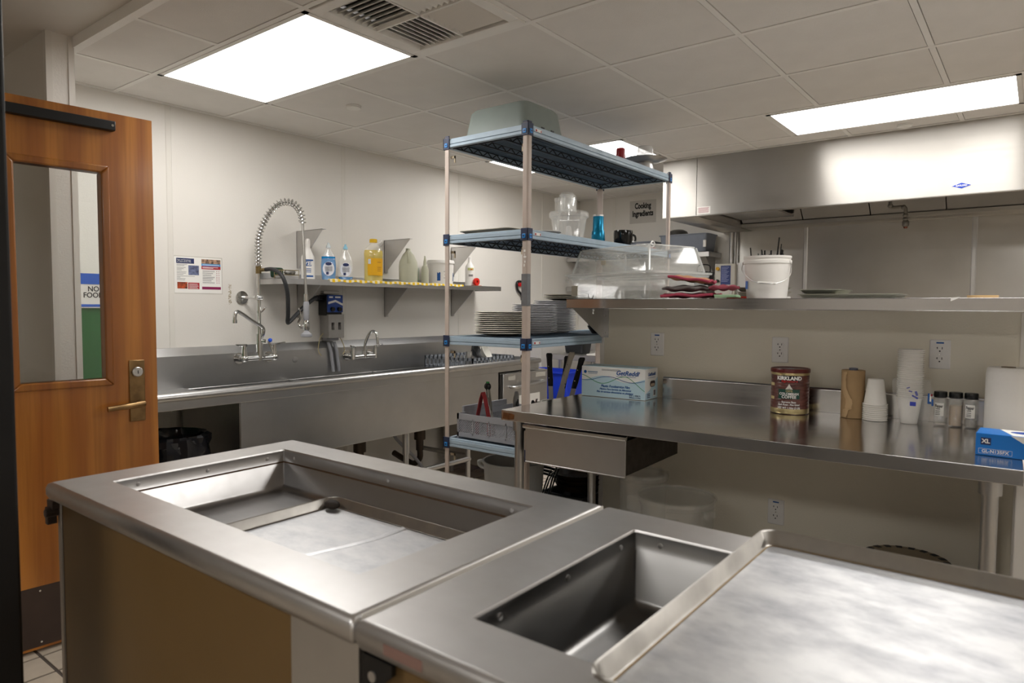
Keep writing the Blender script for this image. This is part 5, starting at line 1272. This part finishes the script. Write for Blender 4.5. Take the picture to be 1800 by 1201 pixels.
# ---- under the worktable
def tub(label, x, y, R, h):
    t = thing('round_food_container', label, 'food container', (x, y, .1915), 0, 'round food containers under the worktable')
    MB().lathe([(R * .88, 0), (R * .90, .005), (R * .97, h - .03), (R * 1.02, h - .03), (R * 1.02, h), (R * .96, h), (R * .955, h - .03), (R * .88, .012), (0, .008)], 40, cap1=False).build('container_body', frost_pl, t)
    MB().lathe([(R * 1.03, h - .014), (R * 1.05, h - .012), (R * 1.05, h + .004), (R * .99, h + .006), (R * .97, h - .002), (0, h - .002), (0, h - .005), (R * .98, h - .005), (R * 1.03, h - .006)], 40, cap0=False, cap1=False).build('lid', frost_pl, t)
    for s in (-1, 1): MB().box(-R * 1.12, -R * .99, -.03, .03, h - .06, h - .03).move(Matrix.Rotation(0 if s < 0 else PI, 4, 'Z') @ Matrix.Rotation(-.25, 4, 'Z')).build('ear', frost_pl, t, bevel=.004)
    MB().loft([[((R * .965 + q) * math.cos(-PI / 2 + .2 + u / R), (R * .965 + q) * math.sin(-PI / 2 + .2 + u / R), .24 + z) for u, z in rrect(.10, .07, .012)] for q in (-.004, .001)]).build('label_plate', frost_pl, t, smooth=0)
tub('clear round food container with a lid under the worktable', -1.245, 2.800, .165, .335)
tub('clear round food container behind another under the worktable', -1.505, 2.985, .118, .365)
t = thing('striped_tub', 'round tub with black dashes on its rim under the worktable', 'tub', (-.365, 2.885, .1915))
MB().lathe([(.11, 0), (.118, .004), (.138, .222), (.146, .227), (.146, .234), (.122, .234), (.110, .02), (0, .01)], 44).build('tub_body', mat('tub_khaki', '#8B7D66', .6), t)
for k in range(20):
    a = 2 * PI * k / 20
    MB().loft([[(r * math.cos(a + b), r * math.sin(a + b), z) for r, b in ((.1225, -.08), (.146, -.08), (.146, .08), (.1225, .08))] for z in (.234, .2352)]).build('rim_dash', ink_black, t, smooth=0)

t = thing('low_cabinet', 'low white cabinet standing just past the worktable end', 'cabinet', (.26, 2.80, 0))
MB().box(-.305, .305, -.28, .33, .05, .855).build('cabinet_body', white_pl, t, bevel=.004)
cdr = MB().box(-.300, .300, -.302, -.281, .06, .845).build('cabinet_door', white_pl, t, bevel=.004)
MB().box(.24, .26, -.330, -.302, .60, .80).build('door_handle', ss_plain, cdr, bevel=.003)
MB().box(-.28, .28, -.26, .30, .0, .05).build('plinth', black_pl, t, smooth=0)

# ---- outlets on the half wall
def outlet(label, x, z, tagm, tag_on):
    t = thing('wall_outlet', label, 'outlet', (x, YW, z), 0, 'outlets on the half wall')
    MB().loft([[(px, -q, pz) for px, pz in rrect(w_, h_, .004)] for w_, h_, q in ((.072, .116, 0), (.072, .116, .003), (.066, .110, .006))]).build('cover_plate', outlet_grey, t)
    for s in (-1, 1):
        zc = s * .0205
        f_ = MB().loft([[(px, -q, pz + zc) for px, pz in rrect(.034, .029, .013)] for q in (.005, .0085)]).build('receptacle', outlet_grey, t)
        MB().box(-.0095, -.0070, -.0090, -.0084, zc + .001, zc + .009).box(-.0115, -.0070, -.0090, -.0084, zc + .0045, zc + .0065).box(.0065, .0090, -.0090, -.0084, zc + .000, zc + .009).build('slot', ink_black, f_, smooth=0)
        MB().lathe([(.003, 0), (.003, .0006)], 10).move(Matrix.Translation((0, -.0084, zc - .0075)) @ FY).build('ground_hole', ink_black, f_, smooth=0)
    MB().lathe([(.003, 0), (.003, .0015)], 10).move(Matrix.Translation((0, -.006, 0)) @ FY).build('screw', chrome, t)
    if tag_on: patch(t, 'label_tape', ink_blue, .026, .006, (0, -.006, .046), FY)
outlet('grey wall outlet above the film carton', -1.53, 1.175, None, True)
outlet('plain grey wall outlet above the coffee can', -.925, 1.173, None, False)
outlet('grey wall outlet with blue tag near the paper cups', -.310, 1.182, None, True)
outlet('grey wall outlet low on the wall below the worktable', -.925, .428, None, True)

# ================================================================ shelf on the half wall
PZ = 1.402
ps = thing('pass_shelf', 'long stainless shelf on top of the half wall', 'shelf', (-.9, 3.05, 1.352))
MB().box(-1.865, .35, 2.835, 3.34, PZ - .004, PZ).box(-1.865, .35, 2.835, 2.839, PZ - .046, PZ).box(-1.865, -1.861, 2.835, 3.34, PZ - .046, PZ).box(-1.865, .35, 3.336, 3.34, PZ - .046, PZ).build('shelf_board', ss_table, ps, world=True, bevel=.0015)
MB().prism([(2.86, PZ - .005), (YW, PZ - .005), (YW, 1.200), (YW - .02, 1.200), (2.86, PZ - .046)], 'x', -1.846, -1.843).box(-1.846, -1.814, YW - .004, YW, 1.20, PZ - .046).build('bracket', ss_plain, ps, world=True, smooth=0)
for z_ in (1.225, 1.315): MB().lathe([(.005, 0), (.004, .003)], 10).move(Matrix.Translation((-1.832, YW - .004, z_)) @ FY).build('bracket_screw', chrome, ps, world=True)
MB().tube(arc([(-1.735, 2.832, PZ + .022), (-1.730, 2.830, PZ + .004), (-1.712, 2.830, PZ + .001), (-1.705, 2.831, PZ + .020)], 5), .0012, 6).build('cable_tie', black_pl, ps, world=True)
MB().sphere((-1.715, 2.845, PZ - .054), .007, 10, 6).cyl((-1.715, 2.845, PZ - .068), (-1.715, 2.845, PZ - .050), .003, 8).sphere((-1.715, 2.845, PZ - .070), .005, 10, 6).build('hanging_screw', chrome, ps, world=True)

# clear food boxes
t = thing('food_box', 'clear scratched food storage box on the shelf over the half wall', 'food box', (-1.667, 3.19, PZ + .001), math.radians(-18))
MB().tray(.60, .42, .118, .004, .035, .018, rim=.012, rimh=.008, n=6).build('box_body', cloudy_pl, t)
rr = lambda w, d, z0, z1: MB().loft([[(x, y, z) for x, y in rrect(w + q, d + q, .045, 6)] for q, z in ((.026, z0), (.030, z1), (.0, z1 + .001), (-.002, z0))], close=True)
rr(.60, .42, .108, .1188).build('rim', rim_highlight_pl, t)
MB().box(-.305, -.275, -.2235, -.2225, .085, .104).build('size_tag', paper, t, smooth=0)
MB().box(-.272, -.222, -.2085, -.2070, .018, .070).build('old_label', mat('old_label', '#CFC7B4', .7), t, smooth=0)
MB().box(-.055, .005, -.2245, -.2235, .075, .112).build('corner_tab', cloudy_pl, t, smooth=0)
t = thing('food_box', 'clear food storage box turned upside down as a cover on another box', 'food box', (-1.667, 3.19, PZ + .1230), math.radians(-18))
MB().tray(.585, .405, .140, .004, .035, .030, rim=.040, rimh=.010, flip=True, n=6).build('box_body', cloudy_pl, t)
rr(.62, .44, .0, .009).build('rim', rim_highlight_pl, t)
for sx_ in (-1, 1):
    for sy_ in (-1, 1): MB().tube([(sx_ * .283, sy_ * .193, .012), (sx_ * .252, sy_ * .162, .134)], .006, 8).build('corner_highlight', rim_highlight_pl, t)
MB().tube([(x, y, .137) for x, y in rrect(.515, .335, .035, 5)], .0035, 6, closed=True, caps=False).build('top_highlight', rim_highlight_pl, t)  # pale tubes along corners and top paint in the plastic's edge highlights
MB().box(-.045, -.010, -.2025, -.2010, .050, .072).build('old_label', mat('old_label', '#CFC7B4', .7), t, smooth=0)
# pot holders
def pillow(name, label, m, w, d, h, loc, rz, seed, trim=None, tilt=0.0):
    rnd = random.Random(seed); N_, M_ = 14, 12; mb = MB()
    def z_(u, v, s): 
        e = (1 - abs(u) ** 4) * (1 - abs(v) ** 4)
        return s * h / 2 * max(.12, e) ** .5 + .006 * math.sin(5 * u + seed) * math.cos(4 * v + seed) + tilt * u
    vs = []; fs = []
    for s in (1, -1):
        for i in range(N_ + 1):
            for j in range(M_ + 1):
                u, v = -1 + 2 * i / N_, -1 + 2 * j / M_
                vs.append((u * w / 2 * (1 - .05 * abs(v) ** 3), v * d / 2 * (1 - .05 * abs(u) ** 3), h / 2 + .004 + z_(u, v, s)))
    q = (N_ + 1) * (M_ + 1)
    I = lambda i, j, k: k * q + i * (M_ + 1) + j
    for i in range(N_):
        for j in range(M_):
            fs += [(I(i, j, 0), I(i + 1, j, 0), I(i + 1, j + 1, 0), I(i, j + 1, 0)), (I(i, j, 1), I(i, j + 1, 1), I(i + 1, j + 1, 1), I(i + 1, j, 1))]
    bd = [(i, 0) for i in range(N_)] + [(N_, j) for j in range(M_)] + [(i, M_) for i in range(N_, 0, -1)] + [(0, j) for j in range(M_, 0, -1)]
    for a, b in zip(bd, bd[1:] + bd[:1]): fs.append((I(*a, 0), I(*a, 1), I(*b, 1), I(*b, 0)))
    mb.add(vs, fs)
    zmin = min(p[2] for p in mb.v); mb.v = [(x, y, z - zmin) for x, y, z in mb.v]
    t = thing(name, label, 'pot holder', loc, rz, 'pot holders in a pile')
    mb.build('quilt', m, t, smooth=60)
    if trim:
        ed = [(mb.v[I(*a, 0)][0], mb.v[I(*a, 0)][1], (mb.v[I(*a, 0)][2] + mb.v[I(*a, 1)][2]) / 2) for a in bd]
        MB().tube(ed, .006, 8, closed=True, caps=False).build('binding', trim, t)
    return t
pink = mat('cloth_pink', '#9A4653', .9, var=.12, scale=30, bump=1, bscale=220); grey_c = mat('cloth_grey', '#77716E', .95, var=.12, scale=40, bump=1, bscale=220); orange_c = mat('cloth_orange', '#CE9A74', .95, var=.12, scale=40, bump=1, bscale=260)
pillow('pot_holder', 'pink pot holder lying flat at the bottom of the pile', pink, .24, .16, .016, (-1.255, 2.935, PZ + .001), .1, 3, mat('cloth_pink_trim', '#B0455A', .9))
pillow('pot_holder', 'grey quilted pot holder in the middle of the pile', grey_c, .18, .15, .022, (-1.275, 2.945, PZ + .030), -.2, 8, grey_c)
pillow('pot_holder', 'pink patterned pot holder beside the grey one', pink, .13, .12, .018, (-1.100, 2.93, PZ + .033), .3, 5, None)
pillow('pot_holder', 'orange pot holder with pink edging on top of the pile', orange_c, .19, .14, .020, (-1.255, 2.945, PZ + .066), .15, 2, mat('cloth_pink_trim', '#B0455A', .9), tilt=-.012)
tag(MB().box(-.05, .05, -.03, .03, 0, .010).jitter(.004, 2).build('green_cloth', mat('cloth_green', '#A9CBA4', .9), loc=(-1.075, 2.90, PZ + .006), bevel=.003), 'pale green rag on the shelf beside the pot holders', 'cloth')
# bucket
t = thing('white_bucket', 'white plastic bucket with a wire handle holding black sticks', 'bucket', (-.945, 3.02, PZ + .001))
MB().lathe([(.080, 0), (.083, .004), (.0945, .150), (.099, .150), (.099, .162), (.0955, .164), (.0955, .172), (.0985, .173), (.0985, .182), (.093, .182), (.082, .01), (0, .008)], 40).build('bucket_body', white_pl, t)
MB().tube(arc([(-.097, -.02, .158), (-.085, -.07, .12), (-.03, -.102, .075), (.03, -.108, .062), (.08, -.075, .068), (.105, -.03, .10), (.098, .0, .156)], 6), .002, 8).build('wire_handle', ss_plain, t)
MB().cyl((-.005, -.107, .066), (.065, -.090, .062), .006, 10).build('handle_grip', white_pl, t)
for s in (-1, 1): MB().sphere((s * .098, -.01, .157), .008).build('handle_lug', white_pl, t)
patch(t, 'barcode_label', mat('ink_barcode_blue', '#4B77C2', .5), .016, .034, (-.066, -.062, .058), Matrix.Rotation(-.85, 4, 'Z') @ FY, t=.003)
rnd = random.Random(21)
for k in range(17):
    a = rnd.uniform(0, 2 * PI); r_ = rnd.uniform(.02, .075); zt = rnd.uniform(.18, .215)
    if k == 0: a, r_, zt = -.1, .035, .262
    if k == 1: a, r_, zt = PI, .075, .224
    if k == 2: a, r_, zt = .2, .055, .235
    bx_, by_ = r_ * math.cos(a), r_ * math.sin(a)
    tag(MB().bar((bx_ * .7, by_ * .7, .012), (bx_ * (1.0 if k else 1.4), by_, zt), .006, .004).build('black_stick', black_pl, loc=(-.945, 3.02, PZ + .001), smooth=0), 'thin black stick standing in the white bucket' if k else 'longest black stick, leaning high out of the white bucket', 'stick', 'black sticks in the bucket')
# trays and boards behind
def flat_pan(label, x, y, z, w, d, rz=0):
    t = thing('baking_tray', label, 'baking tray', (x, y, z), rz, 'baking trays on the half wall shelf')
    MB().tray(w, d, .020, .002, .02, .010, rim=.004, rimh=.003).build('tray_body', mat('tray_dark', '#A9A99C', .4, metal=.8, var=.1), t)
tag(MB().box(-.05, .05, -.035, .035, 0, .012).build('red_board', mat('board_red', '#C23A22', .5), loc=(-1.105, 3.14, PZ + .001), bevel=.003), 'thin red cutting board beside the white bucket', 'cutting board')
tag(MB().box(-.11, .11, -.075, .075, 0, .013).build('white_board', white_pl, loc=(-1.04, 3.255, PZ + .001), bevel=.003), 'thin white cutting board under the trays behind the bucket', 'cutting board')
flat_pan('small dark baking tray on the white cutting board', -1.035, 3.255, PZ + .0155, .22, .14); flat_pan('small dark baking tray stacked on the lower tray behind the bucket', -1.035, 3.255, PZ + .0370, .22, .14)
flat_pan('wide baking tray lying flat behind the white bucket', -.640, 3.195, PZ + .001, .38, .26); 
tag(MB().tray(.16, .26, .018, .002, .02, .010, rim=.004, rimh=.003).build('baking_tray', mat('tray_dark', '#A9A99C', .4, metal=.8, var=.1), loc=(-.745, 3.195, PZ + .0225)), 'narrow baking tray on top of the wide tray', 'baking tray', 'baking trays on the half wall shelf')
tag(MB().lathe([(.03, 0), (.05, 0), (.05, .012), (.03, .012)], 30, close=True).build('tape_roll', mat('tape_tan', '#C9A877', .6), loc=(-.175, 3.12, PZ + .001)), 'tan roll of tape lying on the half wall shelf', 'tape roll')
tag(MB().prism([(-.014, -.008), (.012, .004), (.014, .008), (-.012, .004)], 'y', 0, .0006).build('paper_scrap', paper, loc=(-.238, 2.8335, PZ - .004), smooth=0), 'torn scrap of white paper stuck to the shelf edge', 'paper scrap')
# ================================================================ far end of the kitchen
# range hood
hd_ = thing('range_hood', 'wide stainless range hood with a blue diamond badge', 'range hood', (.0, 5.56, 2.05))
HZ = 2.052; HX1 = 2.46
for a, b in ((HOODX, -2.078), (-2.074, 2.46)):
    MB().box(a, b, HOODY, HOODY + .004, HZ, CEIL + .02).build('front_panel', ss_hood, hd_, world=True, smooth=0)
MB().box(HOODX, HX1, HOODY, HOODY + .05, HZ - .002, HZ + .002).build('front_lip', ss_hood, hd_, world=True, smooth=0)
MB().box(HOODX, HOODX + .004, HOODY + .004, YB - .015, HZ, CEIL + .02).box(HOODX, -2.078, HOODY + .05, YB - .015, HZ - .002, HZ + .002).build('end_panel', ss_hood, hd_, world=True, smooth=0)
MB().box(-2.082, -2.078, HOODY + .05, YB - .015, HZ, CEIL).build('inner_end', ss_plain, hd_, world=True, smooth=0)
MB().box(-2.078, HX1, HOODY + .004, YB - .015, CEIL - .01, CEIL - .004).build('hood_roof', ss_plain, hd_, world=True, smooth=0)
MB().prism([(HOODY + .05, HZ), (HOODY + .054, HZ), (HOODY + .16, HZ + .16), (HOODY + .156, HZ + .16)], 'x', -2.078, HX1).build('inner_front', ss_hood, hd_, world=True, smooth=0)
MB().prism([(YB - .015, HZ + .002), (YB - .30, HZ + .002), (YB - .30, HZ + .03), (YB - .06, HZ + .03), (YB - .015, HZ + .03)], 'x', -2.078, HX1).build('drip_gutter', ss_hood, hd_, world=True, smooth=0)
for k in range(9):
    a = -2.07 + .50 * k
    MB().prism([(YB - .29, HZ + .03), (YB - .25, HZ + .03), (YB - .62, HZ + .40), (YB - .66, HZ + .40)], 'x', a + .004, a + .496).build('grease_filter', steel('steel_filter', (.30, .29, .28), .4, 2, .05, bump=0.0), hd_, world=True, smooth=0)
MB().box(-2.06, -1.63, HOODY + .16, YB - .35, HZ + .06, HZ + .075).build('baffle', ss_plain, hd_, world=True, smooth=0)
bd = thing('hood_badge', 'blue diamond maker badge on the range hood front', 'badge', (-.404, HOODY, 2.104))
for w_, h_, q, m_, n_ in ((.104, .042, .0015, ink_white, 'badge_border'), (.098, .036, .0022, mat('badge_blue', '#163FB0', .35), 'badge_field')):
    MB().loft([[(x, y_, z) for x, z in ((-w_ / 2, 0), (0, -h_ / 2), (w_ / 2, 0), (0, h_ / 2))] for y_ in (-.0002, -q)]).build(n_, m_, bd, smooth=0)
text('GAYLORD', .0145, ink_white, bd, (0, -.0024, 0), FY, bold=.0003, sx=.85)
lb = tag(MB().box(-.052, .052, -.0008, -.0002, -.027, .027).build('notice_label', paper, loc=(-2.018, HOODY, 2.088), smooth=0), 'small printed notice label on the lower corner of the hood', 'label')
for k in range(6): patch(lb, 'print_line', mat('ink_rose', '#B97A84', .5), .085 - .01 * (k % 2), .003, (0, -.0008, .018 - .0068 * k), FY)
nz = thing('hood_nozzle', 'bent grey suppression pipe and nozzle hanging below the hood', 'pipe', (-.84, 5.45, 2.05))
pm = mat('galvanised_pipe', '#8B867E', .45, metal=.7, var=.1)
MB().tube(arc([(-.865, 5.45, CEIL - .0105), (-.865, 5.45, 2.16), (-.862, 5.45, 2.085), (-.835, 5.45, 2.072), (-.79, 5.45, 2.073), (-.770, 5.45, 2.060), (-.768, 5.45, 2.02), (-.768, 5.45, 1.99)], 5), .012, 10).build('pipe', pm, nz, world=True)
for q in ((-.864, 5.45, 2.085), (-.782, 5.45, 2.068), (-.768, 5.45, 2.01), (-.768, 5.45, 1.985)): MB().sphere(q, .018, 12, 8).build('elbow', pm, nz, world=True)
MB().lathe([(.012, 1.93), (.022, 1.94), (.022, 1.965), (.012, 1.985)], 14, (-.766, 5.45, 0)).build('nozzle_head', pm, nz, world=True)
MB().lathe([(.011, 1.921), (.014, 1.931)], 12, (-.766, 5.45, 0)).build('nozzle_cap', mat('cap_rust', '#7A3A22', .5), nz, world=True)

# control box and conduit
cb_ = thing('control_box', 'white hood control box with yellow and green buttons', 'control box', (-2.24, 6.02, 1.40))
MB().box(-2.33, -2.145, 5.965, YB - .012, 1.40, 1.752).build('case', mat('case_white', '#CFCBC2', .4), cb_, world=True, bevel=.004)
MB().box(-2.145, -2.06, 6.0, YB - .012, 1.40, 1.757).build('case_side', ss_plain, cb_, world=True, smooth=0)
lb2 = MB().box(-2.275, -2.185, 5.9635, 5.965, 1.565, 1.735).build('blue_label', mat('label_indigo', '#39467F', .5), cb_, world=True, smooth=0)
for k in range(11): MB().box(-2.268, -2.20 - .01 * (k % 3), 5.963, 5.9635, 1.718 - .0125 * k, 1.7215 - .0125 * k).build('print_line', mat('ink_lavender', '#A7B0D6', .5), lb2, world=True, smooth=0)
MB().cyl((-2.300, 5.965, 1.708), (-2.300, 5.945, 1.708), .015, 16).build('yellow_button', mat('button_yellow', '#D9A514', .35), cb_, world=True)
MB().cyl((-2.300, 5.965, 1.598), (-2.300, 5.945, 1.598), .015, 16).build('green_button', mat('button_green', '#16291F', .35), cb_, world=True)
MB().box(-2.19, -2.165, 5.955, 5.965, 1.48, 1.53).build('latch', ss_plain, cb_, world=True, bevel=.003)
MB().cyl((-2.25, 6.15, 1.757), (-2.25, 6.15, 2.046), .018, 12).cyl((-2.215, 6.15, 1.757), (-2.215, 6.15, 2.046), .009, 12).build('conduit', ss_plain, cb_, world=True)

# sign
sg = thing('paper_sign', 'paper sign reading Cooking Ingredients on the far wall', 'sign', (-3.175, YB, 2.315))
MB().box(-.145, .145, -.0014, 0, -.115, .112).build('sheet', mat('sign_paper', '#C6C2BC', .6, var=.02), sg, smooth=0)
text('Cooking\nIngredients', .078, mat('ink_sign_black', '#111110', .6), sg, (0, -.0018, .018), FY, sx=.66, bold=.0032, space=.98)

# steel wall shelves on the far wall
for z_, x1, lab in ((1.865, -2.36, 'upper stainless wall shelf on the far wall'), (1.565, -2.36, 'lower stainless wall shelf on the far wall')):
    t = thing('far_wall_shelf', lab, 'shelf', (-3.1, 6.05, z_), 0, 'wall shelves on the far wall')
    MB().box(-3.88, x1, 5.90, YB - .003, z_ - .004, z_).box(-3.88, x1, 5.90, 5.904, z_ - .045, z_).box(-3.88, -3.876, 5.90, YB - .003, z_ - .045, z_).box(x1 - .004, x1, 5.90, YB - .003, z_ - .045, z_).build('shelf_board', ss_plain, t, world=True, smooth=0)
    for x in (-3.80, -3.1, x1 - .06): MB().prism([(5.92, z_ - .005), (YB - .003, z_ - .005), (YB - .003, z_ - .20), (YB - .02, z_ - .20)], 'x', x, x + .003).build('bracket', ss_plain, t, world=True, smooth=0)
def grey_bin(label, x, y, z, w, d, h):
    t = thing('storage_bin', label, 'storage bin', (x, y, z), 0, 'bins on the far wall shelf')
    MB().tray(w, d, h, .004, .03, .016, rim=.012, rimh=.008, n=5).build('bin_body', mat('bin_blue_grey', '#9AA1AE', .35, trans=.25, ior=1.1), t)
    MB().box(w / 2 - .03, w / 2 - .005, -d / 2 - .001, -d / 2 + .012, h * .25, h * .62).build('bin_tab', white_pl, t, smooth=0)
    return t
grey_bin('blue-grey plastic storage bin at the end of the upper shelf', -2.62, 6.035, 1.866, .46, .26, .165)
grey_bin('grey plastic storage bin beside the other bin on the upper shelf', -3.13, 6.035, 1.866, .40, .26, .12)
t = thing('mixing_bowl', 'dark upturned mixing bowl lying in the blue-grey bin', 'bowl', (-2.72, 6.03, 1.875))
MB().lathe([(.105, .155), (.10, .165), (.085, .195), (.05, .212), (0, .214), (0, .21), (.05, .208), (.082, .192), (.098, .160)], 32, cap0=False, cap1=False).lathe([(.03, 0), (.03, .208)], 12).build('bowl_body', mat('bowl_grey', '#6B6A68', .35, metal=.7), t)
t = thing('black_caddy', 'black wire caddy on the lower far wall shelf', 'caddy', (-2.46, 6.03, 1.566))
MB().tray(.14, .2, .12, .005, .02, .01).build('caddy_body', black_pl, t)
MB().tube(arc([(-.06, 0, .11), (-.05, 0, .18), (.05, 0, .18), (.06, 0, .11)], 5), .005, 8).build('caddy_handle', black_pl, t)

# back counter
bc = thing('back_counter', 'stainless side counter at the far wall behind the rack', 'counter', (-3.18, 5.83, 0))
MB().box(-3.78, -2.40, 5.48, YB - .012, .895, .90).box(-3.78, -2.40, 5.48, 5.485, .845, .90).box(-3.78, -3.775, 5.48, YB - .012, .845, .90).box(-3.78, -2.40, YB - .018, YB - .012, .90, .99).build('counter_top', ss_plain, bc, world=True, bevel=.002)
for x in (-3.70, -2.48):
    for y in (5.53, 6.13): MB().cyl((x, y, 0), (x, y, .86), .02, 14).build('leg', ss_plain, bc, world=True)
MB().box(-3.74, -2.44, 5.52, 6.16, .30, .305).build('under_shelf', ss_plain, bc, world=True, smooth=0)
t = thing('blue_bin', 'bright blue plastic bin under the far side counter', 'bin', (-3.60, 5.28, 0))
MB().tray(.50, .34, .765, .005, .03, .02, rim=.012, rimh=.014).build('bin_body', blue_pl, t)
for k, (m_, z_, lab, x) in enumerate(((white_pl, 0, 'white cutting board at the bottom of the colour-coded pile', -3.20), (mat('board_yellow', '#E3C91F', .5), .016, 'yellow cutting board in the colour-coded pile', -3.12), (mat('board_green', '#1E8F48', .5), .030, 'green cutting board on top of the colour-coded pile', -3.12))):
    tag(MB().box(-.19 if k == 0 else -.14, .19, -.13, .13, 0, .014).build('cutting_board', m_, loc=(x, 5.64, .9005 + z_), bevel=.003), lab, 'cutting board', 'cutting boards on the side counter')
tag(MB().tray(.22, .18, .10, .004, .02, .01, rim=.006).build('dark_basin', mat('basin_dark', '#26282C', .4), loc=(-3.62, 5.72, .9005)), 'dark basin on the far side counter', 'basin')

# dishwasher under the drainboard end
dw_ = thing('dishwasher', 'stainless undercounter dishwasher with a bar handle', 'dishwasher', (-3.5, 4.33, 0))
MB().box(-3.85, -3.255, 4.035, 4.635, .10, .845).build('cabinet', ss_wall, dw_, world=True, smooth=0)
dd = MB().box(-3.255, -3.225, 4.04, 4.63, .18, .842).build('door', ss_sink, dw_, world=True, bevel=.004)
MB().tube(arc([(-3.225, 4.13, .735), (-3.19, 4.15, .735), (-3.175, 4.35, .742), (-3.19, 4.54, .748), (-3.225, 4.56, .748)], 6), .012, 10).build('door_handle', ss_plain, dd, world=True)
MB().box(-3.225, -3.2240, 4.10, 4.19, .79, .82).box(-3.225, -3.2240, 4.46, 4.60, .79, .825).build('badge', mat('badge_silver', '#B9B4AA', .4), dd, world=True, smooth=0)
MB().box(-3.225, -3.2242, 4.22, 4.52, .52, .66).build('notice', paper, dd, world=True, smooth=0)
for x in (-3.80, -3.30):
    for y in (4.08, 4.59): MB().cyl((x, y, 0), (x, y, .10), .018, 10).build('foot', ss_plain, dw_, world=True)

# dish rack on the drainboard
dr_ = thing('dish_rack', 'grey plastic dishwasher rack on the drainboard', 'dish rack', (-3.55, 4.02, .885))
m_ = MB(); wx, wy, hz_ = .50, .50, .09
for z0, z1 in ((0, .018), (hz_ - .022, hz_)):
    m_.box(-wx / 2, wx / 2, -wy / 2, -wy / 2 + .008, z0, z1).box(-wx / 2, wx / 2, wy / 2 - .008, wy / 2, z0, z1).box(-wx / 2, -wx / 2 + .008, -wy / 2, wy / 2, z0, z1).box(wx / 2 - .008, wx / 2, -wy / 2, wy / 2, z0, z1)
for k in range(12):
    q = -wy / 2 + .006 + (wy - .012) * k / 11
    m_.box(wx / 2 - .008, wx / 2, q - .006, q + .006, 0, hz_).box(-wx / 2, -wx / 2 + .008, q - .006, q + .006, 0, hz_).box(q - .006, q + .006, -wy / 2, -wy / 2 + .008, 0, hz_).box(q - .006, q + .006, wy / 2 - .008, wy / 2, 0, hz_)
for k in range(1, 9):
    q = -wx / 2 + wx * k / 9; m_.box(q - .003, q + .003, -wy / 2, wy / 2, .004, .012).box(-wx / 2, wx / 2, q - .003, q + .003, .004, .012)
m_.build('rack_frame', mat('rack_grey', '#8A8F96', .5), dr_, smooth=0)
t = thing('rack_bowl', 'white bowl leaning in the grey dishwasher rack', 'bowl', (-3.42, 4.02, .9))
MB().lathe([(.0, .0), (.03, .0), (.05, .02), (.078, .045), (.075, .047), (.048, .024), (0, .006)], 30, cap0=False, cap1=False).move(Matrix.Translation((0, 0, .085)) @ Matrix.Rotation(math.radians(62), 4, Vector((-.4, 1, 0)))).build('bowl_body', mat('bowl_white', '#CFCDC4', .35), t)
t = thing('rack_bowl', 'dark bowl behind the white one in the dishwasher rack', 'bowl', (-3.55, 4.06, .9))
MB().lathe([(.0, .0), (.03, .0), (.055, .02), (.080, .045), (.076, .047), (.05, .024), (0, .006)], 30, cap0=False, cap1=False).move(Matrix.Translation((0, 0, .085)) @ Matrix.Rotation(math.radians(62), 4, Vector((-.4, 1, 0)))).build('bowl_body', mat('bowl_black', '#16181A', .35), t)
tag(MB().lathe([(.034, 0), (.035, .002), (.024, .12), (.022, .12), (.031, .006)], 24).build('metal_cup', ss_plain, loc=(-3.40, 3.84, .8985)), 'steel cup upside down at the near end of the dishwasher rack', 'cup')

# fire extinguisher style tool on the wall
t = thing('hanging_scoop', 'black and red handled tool hanging on the sink wall behind the rack', 'tool', (XL, 5.13, 1.42))
MB().tube(arc([(.02, .055, .0), (.02, .03, .05), (.02, -.035, .10), (.02, -.04, .17), (.02, .06, .175), (.02, .12, .17), (.02, .12, .08), (.02, .07, .0)], 6), .011, 10, closed=False).build('frame', black_pl, t)
MB().box(.012, .028, -.022, .11, .13, .165).build('red_grip', mat('grip_red', '#C8141E', .4), t, bevel=.005)
MB().box(.0, .02, .04, .07, .0, .03).build('wall_clip', black_pl, t, smooth=0)
